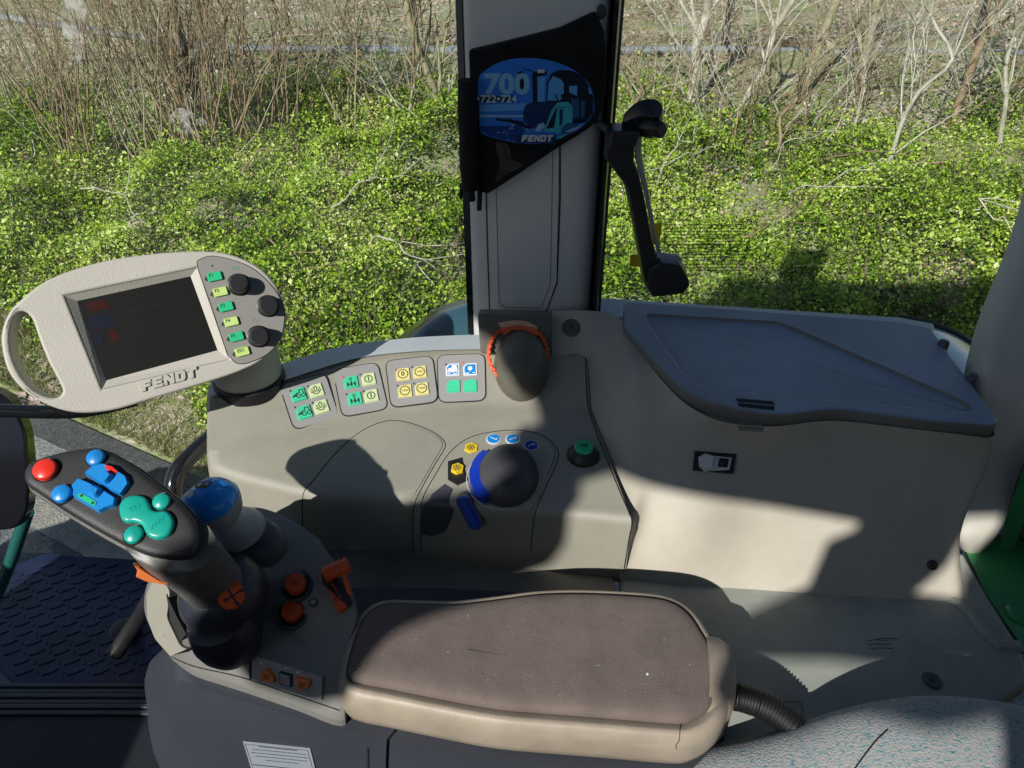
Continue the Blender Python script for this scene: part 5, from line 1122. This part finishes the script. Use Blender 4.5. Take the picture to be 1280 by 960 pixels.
# ground sheet
gx = np.concatenate([np.linspace(-60, -7, 20), np.linspace(-6.8, 7, 140), np.linspace(7.5, 60, 20)]); gy = np.concatenate([np.linspace(-30, 1.5, 12), np.linspace(1.6, 9, 110), np.linspace(9.5, 90, 30)])
X, Y = np.meshgrid(gx, gy); Z = gh(X, Y); bump_ = (np.sin(X * 3.1 + Y * 1.7) + np.sin(X * 1.3 - Y * 2.9) + np.sin(X * 7.3) * np.sin(Y * 6.1)) * .02; Z = Z + bump_ * np.clip(Y - yedge(X), 0, 1)
vv = np.stack([X.ravel(), Y.ravel(), Z.ravel()], 1); nx_ = len(gx); ii = (np.arange(len(gy) - 1)[:, None] * nx_ + np.arange(nx_ - 1)[None]).ravel(); ff2 = np.stack([ii, ii + 1, ii + nx_ + 1, ii + nx_], 1)
gm = groundmat('leaf_litter_soil', [(.3, (.14, .13, .07)), (.42, (.40, .35, .24)), (.5, (.26, .33, .12)), (.58, (.55, .49, .38)), (.7, (.66, .60, .50))], 1.2, 1.0, 25)
npmesh('ground', vv, ff2, [gm], smooth=True, kind='structure')
# road
def strip(name, o0, o1, dz, m_, x0=-40, x1=40, **t):
    xs = np.concatenate([np.linspace(x0, -4, 20), np.linspace(-3.9, 1, 60), np.linspace(1.2, x1, 20)]); ye = yedge(xs); a = np.stack([xs, ye + o0, np.full_like(xs, -1.1 + dz)], 1); b_ = np.stack([xs, ye + o1, np.full_like(xs, -1.1 + dz)], 1)
    n = len(xs); v_ = np.concatenate([a, b_]); i = np.arange(n - 1); return npmesh(name, v_, np.stack([i, i + 1, i + 1 + n, i + n], 1), [m_], **t)
asph = groundmat('asphalt', [(.35, (.14, .145, .15)), (.5, (.22, .225, .23)), (.65, (.32, .32, .32))], 30, .8, 120, .8, 200)
strip('road', -20, -.02, .006, asph, kind='structure')
gut = groundmat('gutter_concrete', [(.35, (.28, .27, .24)), (.5, (.38, .36, .32)), (.65, (.46, .44, .40))], 14, .5, 90, .85, 110)
strip('gutter', -.66, -.30, .010, gut, kind='structure')
strip('kerb_edge', -.22, -.02, .012, groundmat('kerb_stone', [(.35, (.09, .092, .095)), (.5, (.15, .155, .155)), (.65, (.24, .24, .24))], 40, 1, 160, .85, 260), kind='structure')
grv = groundmat('pale_gravel', [(.35, (.22, .22, .21)), (.5, (.38, .38, .36)), (.62, (.6, .6, .57))], 60, 1, 160, .8, 200)
strip('gravel', -.31, -.21, .014, grv, kind='structure')
# leaves
def clump(x, y, seed, n=420):
    r_ = np.random.default_rng(seed); cx = r_.uniform(-7, 7, n); cy = r_.uniform(2, 7, n); cr_ = r_.uniform(.10, .38, n); chh = r_.uniform(.3, 1, n); z = np.zeros_like(x)
    for a, b_, c_, d_ in zip(cx, cy, cr_, chh):
        dd = (x - a) ** 2 + (y - b_) ** 2; z = np.maximum(z, d_ * c_ * np.exp(-dd / (c_ * c_) * 1.5))
    return z
def leafquads(P, size, rngl, up=.6, aspect=.62):
    n = len(P); nrm = rngl.normal(size=(n, 3)); nrm[:, 2] = np.abs(nrm[:, 2]) + up; nrm[:, 1] -= .35; nrm /= np.linalg.norm(nrm, axis=1)[:, None]
    a = rngl.normal(size=(n, 3)); a -= nrm * (a * nrm).sum(1)[:, None]; a /= np.linalg.norm(a, axis=1)[:, None]; b_ = np.cross(nrm, a); s = size[:, None]
    v_ = np.stack([P - a * s, P + b_ * s * aspect + nrm * s * .15, P + a * s * .9, P - b_ * s * aspect + nrm * s * .15], 1).reshape(-1, 3); f_ = np.arange(n * 4).reshape(-1, 4); return v_, f_
def noise2(x, y, sc_, seed):
    r_ = np.random.default_rng(seed); z = np.zeros_like(x); am = 1.0
    for o_ in range(4):
        for k_ in range(4):
            a = r_.uniform(0, 6.28); p_ = r_.uniform(0, 6.28); z = z + am * np.sin((x * np.cos(a) + y * np.sin(a)) * sc_ * r_.uniform(.7, 1.4) + p_)
        sc_ *= 2.1; am *= .6
    return z / 4.5
def cover(x, y):
    far = 6.6 + .45 * np.sin(x * 1.3 + 1) + np.where(x < -.2, 1.0 + .5 * np.sin(x * 2.3), .15)
    return np.clip((far - y) / 1.2, .02, 1) * (y > yedge(x) + .42 + .25 * np.sin(x * 2.1) + .2 * np.sin(x * 5.3))
def scatter(n, seed):
    r_ = np.random.default_rng(seed); x = r_.uniform(-7, 6.5, n); y = 2.6 + 5.0 * r_.random(n) ** 1.25
    ok = (np.abs(x) < y * .85 + 1.2) & (r_.random(n) < cover(x, y)); return x[ok], y[ok], r_
x_, y_, r_ = scatter(190000, 21); c_ = clump(x_, y_, 5); P = np.stack([x_, y_, gh(x_, y_) + .015 + c_ * (.25 + .55 * r_.random(len(x_)))], 1)  # dark leaf layer paints shade into the hedge gaps
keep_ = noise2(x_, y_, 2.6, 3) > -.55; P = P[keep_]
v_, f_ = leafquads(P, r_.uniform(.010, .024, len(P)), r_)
npmesh('gap_shade_foliage', v_, f_, [leafmat('shade_leaf', [(.02, .05, .008), (.05, .10, .014), (.09, .17, .02), (.14, .24, .03), (.22, .17, .08)], .2)], kind='stuff', label='leaves deep in the bank cover, gap shade put into their darker green', cat='undergrowth')
x_, y_, r_ = scatter(600000, 22); c_ = clump(x_, y_, 5); nz = .75 * noise2(x_, y_, 1.9, 31) + .9 * noise2(x_, y_, 5.0, 8) + .5 * noise2(x_, y_, 15, 9)
keep_ = (nz + 2.2 * c_ > -.25 + .5 * r_.normal(size=len(x_)) * .4); x_, y_, c_, nz = x_[keep_], y_[keep_], c_[keep_], nz[keep_]
sh_ = (r_.random(len(x_)) < .09) * r_.random(len(x_)) * .2
P = np.stack([x_, y_, gh(x_, y_) + .03 + c_ * (.75 + .4 * r_.random(len(x_))) + np.clip(nz, 0, 1) * .06 + sh_], 1) + r_.normal(size=(len(x_), 3)) * .014
sz = np.exp(r_.normal(size=len(P)) * .36) * .0098
v_, f_ = leafquads(P, np.clip(sz, .004, .026), r_)
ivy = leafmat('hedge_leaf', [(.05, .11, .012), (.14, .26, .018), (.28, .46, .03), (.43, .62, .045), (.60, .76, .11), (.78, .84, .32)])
npmesh('undergrowth', v_, f_, [ivy], kind='stuff', label='low bright green leafy undergrowth covering the bank outside the windows', cat='undergrowth')
# thin upright stems showing between the leaves
x_, y_, r_ = scatter(2600, 23); n_s = len(x_); b0 = np.stack([x_, y_, gh(x_, y_)], 1); t0 = b0 + np.stack([r_.normal(size=n_s) * .1, r_.normal(size=n_s) * .1, r_.uniform(.15, .5, n_s)], 1); dx_ = np.array([[.0022, 0, 0]]); dy_ = np.array([[0, .0022, .001]])
v_ = np.concatenate([np.stack([b0 - dx_, b0 + dx_, t0 + dx_ * .4, t0 - dx_ * .4], 1), np.stack([b0 - dy_, b0 + dy_, t0 + dy_ * .4, t0 - dy_ * .4], 1)]).reshape(-1, 3)
npmesh('undergrowth_stems', v_, np.arange(len(v_)).reshape(-1, 4), [mat('stem_brown', (.30, .22, .15), .8, var=.4, vs=5)], kind='stuff', label='thin brown stems poking out of the green bank cover', cat='stems')
# litter leaves on the open ground
n = 30000; qx = rng.uniform(-8, 8, n); qy = rng.uniform(3, 11, n); P = np.stack([qx, qy, gh(qx, qy) + .02], 1); v_, f_ = leafquads(P, rng.uniform(.015, .04, n), rng, 1.5)
npmesh('leaf_litter', v_, f_, [leafmat('dry_leaf', [(.14, .09, .05), (.34, .25, .17), (.5, .38, .31), (.62, .54, .46)], .1)], kind='stuff', label='dry brown and pinkish leaf litter on the bank', cat='leaf litter')
# grass on the verge
n = 60000; qx = rng.uniform(-5, 5, n); qe = yedge(qx); qy = qe + .02 + rng.random(n) ** 1.3 * 1.1; hgt_ = rng.uniform(.02, .07, n); base_p = np.stack([qx, qy, gh(qx, qy)], 1); an = rng.uniform(0, 2 * np.pi, n); w_ = .0035
d_ = np.stack([np.cos(an) * w_, np.sin(an) * w_, np.zeros(n)], 1); tip = base_p + np.stack([rng.normal(size=n) * .025, rng.normal(size=n) * .025, hgt_], 1)
v_ = np.stack([base_p - d_, base_p + d_, tip], 1).reshape(-1, 3); npmesh('grass', v_, np.arange(n * 3).reshape(-1, 3), [leafmat('grass_blade', [(.10, .15, .02), (.2, .26, .05), (.32, .33, .10), (.42, .38, .20)], .3)], kind='stuff', label='short yellow-green grass along the road edge', cat='grass')
# ---------------------------------------------------------------- shrubs and trees
bark_p = mat('pale_bark', (.55, .52, .43), .8, .5, 60, .35, 12); bark_b = mat('brown_twig', (.34, .25, .16), .85, .3, 60, .4, 10); bark_g = mat('olive_stem', (.38, .34, .21), .8, .3, 60, .4, 10); bark_d = mat('dark_bark', (.05, .045, .04), .85, .3, 60, .4, 10)
def branch(mb, p, d, L_, r_, depth, rn, spread=.5, kids=3, up=.12, nseg=5):
    P_ = [p]; q = V(p); d = V(d).normalized(); sg = L_ / nseg; mids = []
    for i in range(nseg):
        d = (d + V((rn.gauss(0, .13), rn.gauss(0, .13), rn.gauss(0, .09) + up * .3))).normalized(); q = q + d * sg; P_.append(q.copy()); mids.append((q.copy(), d.copy(), i))
    mb.tube(P_, lambda t: r_ * (1 - .62 * t), 5 if depth > 1 else 4, (0, 0) if depth > 0 else (0, 0))
    if depth > 0:
        for k_ in range(kids):
            q_, d_, i_ = rn.choice(mids[1:]); nd = (d_ + V((rn.gauss(0, spread), rn.gauss(0, spread), rn.gauss(0, spread * .7) + up))).normalized()
            branch(mb, q_, nd, L_ * rn.uniform(.45, .75), r_ * (1 - .62 * i_ / nseg) * .55, depth - 1, rn, spread, kids, up, nseg)
def gz(x, y): return float(gh(np.array([x]), np.array([y]))[0])
def onbank(u, v, y0=None):
    d = ray(u, v); t = 2.0
    while t < 40:
        p = CAM + d * t
        if p.z < gz(p.x, p.y) + .03: break
        t += .03
    return p
TR = [(862, 128, 'pale slender tree forking in a V just right of the window handle', bark_p, 1.5, .05, (.05, 0, 1), 4, 4), (918, 150, 'leaning pale sapling right of the forked tree', bark_p, 1.5, .032, (.35, .1, 1), 4, 3),
      (1000, 120, 'pale leaning tree with a dark-sided trunk in the upper right', bark_g, 1.9, .045, (.2, .1, 1), 4, 4), (1078, 130, 'multi-stemmed grey-brown tree in the upper right', bark_g, 1.8, .05, (-.1, .1, 1), 4, 4),
      (1105, 225, 'thin pale sapling with a long drooping side branch, front right of the bank', bark_p, 1.35, .018, (.0, .0, 1), 3, 3), (1190, 150, 'bushy bare tree near the right pillar', bark_b, 1.7, .035, (.1, 0, 1), 4, 4),
      (1250, 190, 'pale bare shrub at the far right edge', bark_p, 1.4, .02, (-.3, 0, 1), 4, 4), (560, 160, 'bare tree just left of the pillar with arching dark branches', bark_g, 1.7, .035, (-.25, 0, 1), 4, 4), (970, 190, 'low twiggy shrub in the middle of the right window', bark_b, .9, .014, (.2, 0, 1), 4, 3),
      (800, 175, 'small twiggy shrub behind the window handle', bark_b, .9, .014, (-.2, 0, 1), 4, 3)]
for i, (u, v, lb, bm_, L_, r_, d, dep, kids) in enumerate(TR):
    p = onbank(u, v); rn = random.Random(i + 11); t_ = thing('bare_tree', p - V((0, 0, .03)), lb, 'tree', 'leafless trees on the bank')
    mb = MB(bm_); dd = V(d).normalized(); q = p - V((0, 0, .05)); tr_ = [q + dd * L_ * k_ / 6 + V((rn.gauss(0, .012), rn.gauss(0, .012), 0)) * k_ for k_ in range(7)]; mb.tube(crom(tr_, 3), lambda t: r_ * (1 - .55 * t), 8, (0, 1)); mb.build('trunk', t_, ang=80, recalc=False)
    cb = MB(bm_)
    for k_ in range(kids * 3):
        s_ = rn.uniform(.25, 1); j = min(int(s_ * 6), 5); b0 = tr_[j]; nd = (dd * .6 + V((rn.gauss(0, .6), rn.gauss(0, .5), rn.uniform(.0, .7)))).normalized(); branch(cb, b0, nd, L_ * rn.uniform(.35, .7), r_ * .38, 3 if i < 9 else 2, rn, .55, 3, .1)
    cb.build('crown', t_, ang=80, recalc=False)
SH = [(110, 190, 'fan of thin brown stems at the far left of the bank', bark_b, 22), (200, 175, 'dense fan of olive stems left of the thicket centre', bark_g, 30), (262, 170, 'densest clump of upright brown stems around a dark post', bark_b, 46), (330, 150, 'loose brown stem clump right of the dark post', bark_b, 22), (420, 130, 'sparse arching stem clump in the middle of the left window', bark_g, 10), (40, 130, 'low pale-stemmed clump at the left edge', bark_g, 20), (500, 120, 'wispy reddish stem clump nearest the pillar', bark_b, 8)]
for i, (u, v, lb, bm_, ns) in enumerate(SH):
    p = onbank(u, v + 25); rn = random.Random(i + 77); t_ = thing('stem_thicket', p - V((0, 0, .03)), lb, 'bare shrub', 'bare stem clumps in the left window')
    mb = MB(bm_)
    for k_ in range(ns):
        a = rn.uniform(0, 6.28); rr_ = rn.uniform(0, .28); b0 = p + V((math.cos(a) * rr_, math.sin(a) * rr_ * .7, -.04)); dd = V((math.cos(a) * .35 * rr_ / .28 + rn.gauss(0, .16), rn.gauss(0, .15), 1)).normalized()
        branch(mb, b0, dd, rn.uniform(.9, 1.9), rn.uniform(.005, .011), 2, rn, .3, 3, .12, 6)
    mb.build('stems', t_, ang=80, recalc=False)
# a veil of fine brush across the back of the bank
for i in [0, 1, 2, 3, 4, 5, 6, 9, 10, 11, 12, 13, 14, 15]:
    u = 20 + i * 82 + random.Random(i).uniform(-20, 20); rn = random.Random(300 + i); p = onbank(u, rn.uniform(110, 175)); mb = MB(bark_b if i % 2 else bark_p)
    for k_ in range(22):
        a = rn.uniform(0, 6.28); b0 = p + V((rn.gauss(0, .34), rn.gauss(0, .25), -.04)); dd = V((rn.gauss(0, .5), rn.gauss(0, .3), .8)).normalized(); branch(mb, b0, dd, rn.uniform(.5, 1.2), rn.uniform(.003, .007), 2, rn, .5, 3, .05, 5)
    side = 'left window' if u < 580 else ('right window' if u > 760 else 'gap hidden by the pillar')
    mb.build('brush', None, ang=80, recalc=False, label='wispy %s twig brush on the bank, about %s' % ('brown' if i % 2 else 'pale', ['at the left edge', 'a twelfth across from the left', 'above the terminal handle', 'above the terminal screen', 'above the terminal knobs', 'left of the black flap', 'nearly touching the black flap on the left', 'hidden by the flap', 'hidden by the pillar', 'over the window handle', 'right of the forked tree', 'midway across the right window', 'behind the thin pale sapling', 'right of the thin pale sapling', 'near the leaning rear pillar', 'at the right edge'][i]), cat='brush', group='twig brush along the bank')
# fallen long twigs through the undergrowth
for i, (u0, v0, u1, v1) in enumerate([(1165, 455 - 225, 1010, 232), (900, 205, 760, 290), (1040, 190, 950, 240), (640, 150, 800, 330), (980, 265, 1120, 250), (820, 250, 880, 180), (300, 250, 380, 210), (420, 290, 520, 250), (120, 260, 200, 330), (340, 330, 400, 390), (470, 330, 540, 380), (60, 200, 20, 330), (900, 330, 1010, 310), (1180, 290, 1260, 330)]):
    a, b_ = onbank(u0, v0), onbank(u1, v1); rn = random.Random(i + 900); mb = MB(bark_p if i % 3 else bark_b); h_ = .16
    P_ = [mix(a, b_, t_ / 7) + V((rn.gauss(0, .03), rn.gauss(0, .03), h_ + rn.gauss(0, .03) + .1 * math.sin(t_ / 7 * 3.14))) for t_ in range(8)]
    mb.tube(crom(P_, 3), lambda t: .007 * (1 - .7 * t), 5)
    for k_ in range(4): j = rn.randint(1, 6); branch(mb, P_[j], (b_ - a).normalized() + V((rn.gauss(0, .4), rn.gauss(0, .4), .3)), rn.uniform(.2, .5), .003, 1, rn, .5, 2, .05, 4)
    mb.build('dead_branch', None, ang=80, recalc=False, label='thin dead branch caught in the green undergrowth', cat='branch', group='dead branches lying in the undergrowth')
# ---------------------------------------------------------------- pipe rail and wire fence
fn = thing('pipe_fence', (0, 7.6, gz(0, 7.6)), 'grey horizontal pipe rail with wires and posts across the back of the bank', 'fence')
m = MB(mat('galvanised_pipe', (.30, .34, .38), .5, .1, 60, .3, 3)); m.tube(crom([py(u, v, 7.6) for u, v in [(-60, 12), (60, 30), (180, 48), (280, 59), (450, 62), (620, 63), (760, 63), (900, 62), (1100, 66), (1300, 66)]], 6), .034, 10); m.build('pipe_rail', fn)
m = MB(mat('galvanised_wire', (.25, .25, .24), .5))
for v0 in (14, 32, 44): m.tube([py(-60, v0 + 2, 7.9), py(300, v0, 7.9), py(640, v0 - 2, 7.9), py(1340, v0 + 2, 7.9)], .005, 4)
m.build('wire', fn)
for u in (258, 520, 905, 1215):
    p = py(u, 60, 7.75); m = MB(bark_d); m.tube([V((p.x, p.y, gz(p.x, p.y) - .1)), V((p.x, p.y, p.z + .9))], .035, 8); m.build('post', fn)
p = onbank(262, 175); m = MB(bark_d); m.tube([p - V((0, 0, .05)), p + V((-.02, 0, .5)), p + V((-.05, .02, 1.6))], .03, 8); m.build('weathered_post', None, label='dark old post standing in the densest stem clump', cat='post')
# ================================================================ LIGHT
SUN = V((.42, .72, -.56)).normalized()
el = math.asin(-SUN.z); az = math.atan2(-SUN.x, -SUN.y)
ld = bpy.data.lights.new('sun', 'SUN'); ld.energy = 5.0; ld.angle = R(.55); ld.color = (1, .96, .90); lo_ = bpy.data.objects.new('sun', ld); col.objects.link(lo_); lo_.rotation_euler = SUN.to_track_quat('-Z', 'Y').to_euler(); lo_.location = (-2, -4, 4)
w = bpy.data.worlds.new('World'); sc.world = w; w.use_nodes = True; N, L = w.node_tree.nodes, w.node_tree.links
sk = N.new('ShaderNodeTexSky'); sk.sky_type = 'NISHITA'; sk.sun_disc = False; sk.sun_elevation = el; sk.sun_rotation = az % (2 * math.pi); sk.air_density = 1.0; sk.dust_density = .6; sk.ozone_density = 1.5
L.new(sk.outputs[0], N['Background'].inputs[0]); N['Background'].inputs[1].default_value = .07
sc.view_settings.view_transform = 'Standard'; sc.view_settings.look = 'None'; sc.view_settings.exposure = 0; sc.view_settings.gamma = 1
sc.render.engine = 'CYCLES'; sc.cycles.max_bounces = 8; sc.cycles.transparent_max_bounces = 12; sc.cycles.use_denoising = True
sc.cycles.caustics_reflective = False; sc.cycles.caustics_refractive = False
# ================================================================ UNSEEN CAB PARTS AND BLOCKERS, shaped and placed to shade the console
cab = thing('shade_roof', (0, -.1, 1.78), 'unseen grey cab roof and driver-side door frame, cut to shape the shadows on the console', 'cab roof')
fr = Frame((0, 0, 1.76), (0, 0, 1), (0, 1, 0))
m = MB(M['headliner']); m.prism(fr, rpoly([(-.845, -.82), (1.0, -.82), (1.0, .40), (.72, .50), (-.3, .52), (-.66, .50), (-.93, .30), (-.93, -.44), (-.86, -.54)], .02), 0, .09); m.build('roof_panel', cab, bevel=.01)  # outline cut so its shadow edge crosses console and pillar
fs_ = Frame((0, -.80, 0), (0, -1, 0))
m = MB(M['pillar']); m.prism(fs_, [(-.90, 1.80), (-.90, 1.785), (-.83, 1.74), (-.777, 1.738), (-.752, 1.75), (-.683, 1.727), (-.39, 1.668), (-.33, 1.672), (-.24, 1.675), (.98, 1.675), (.98, 1.80)], -.02, .02); m.build('shade_header', cab, bevel=.004)  # unseen header, lower edge stepped to shape the shadow on the box
m = MB(M['greydk']); m.prism(fs_, [(-.39, 1.70), (-.40, 1.64), (-.43, 1.62), (-.435, 1.55), (-.50, 1.515), (-.50, 1.485), (-.40, 1.485), (-.30, 1.475), (-.19, 1.49), (-.195, 1.56), (-.25, 1.535), (-.325, 1.545), (-.285, 1.605), (-.27, 1.70)], -.015, .015); m.build('shade_frame', cab, bevel=.003)  # added blocker, its gap lets a sun patch onto the box end
m = MB(M['headliner']); m.prism(fs_, [(-.206, 1.70), (-.206, 1.62), (-.24, 1.545), (-.22, 1.50), (-.20, 0.0), (-.02, 0), (-.02, 1.70)], -.02, .02); m.build('shade_post', cab, bevel=.004)  # unseen post, edge cut to bound that sun patch
mr_ = thing('sun_blocker', (-1.0, -.85, 1.5), 'black unseen mirror on the driver-side roof corner behind the viewpoint', 'blocker')
m = MB(M['black']); m.prism(fs_, rpoly([(-1.0, 1.60), (-1.03, 1.53), (-1.0, 1.50), (-.92, 1.485), (-.872, 1.50), (-.876, 1.565), (-.795, 1.61), (-.777, 1.65), (-.777, 1.735), (-.85, 1.70), (-.93, 1.695), (-1.0, 1.672)], .012), -.02, .03); m.build('blocker_plate', mr_, bevel=.006)  # unseen plate, outlined to throw shade on the pod and console face
m = MB(M['black']); m.tube([V((-.9, -.81, 1.66)), V((-.88, -.83, 1.74)), V((-.80, -.80, 1.78))], .010, 10); m.build('blocker_arm', mr_)

m = MB(M['headliner']); m.aabb((-1.3, -.86, -.05), (1.0, -.82, 1.15)); m.build('shade_panel', cab, bevel=.01)  # unseen opaque panel, added to darken the shaded interior
m = MB(M['headliner']); m.aabb((1.0, -.86, -.05), (1.05, .55, 1.2)); m.build('rear_wall', cab, bevel=.01)  # unseen wall, put in to cut the sky fill
m = MB(M['headliner']); m.aabb((.98, -.86, 1.25), (1.04, -.80, 1.80)); m.build('corner_post', cab, bevel=.005)
dsh = thing('dashboard', (-1.35, -.2, 0), 'dark dashboard block ahead of the driver, outside the view to the left', 'dashboard')  # unseen block, added with the walls to dim the cab
m = MB(M['headliner']); m.aabb((-1.42, -.80, 0), (-1.22, .35, .80)); m.build('dash_body', dsh, bevel=.04)
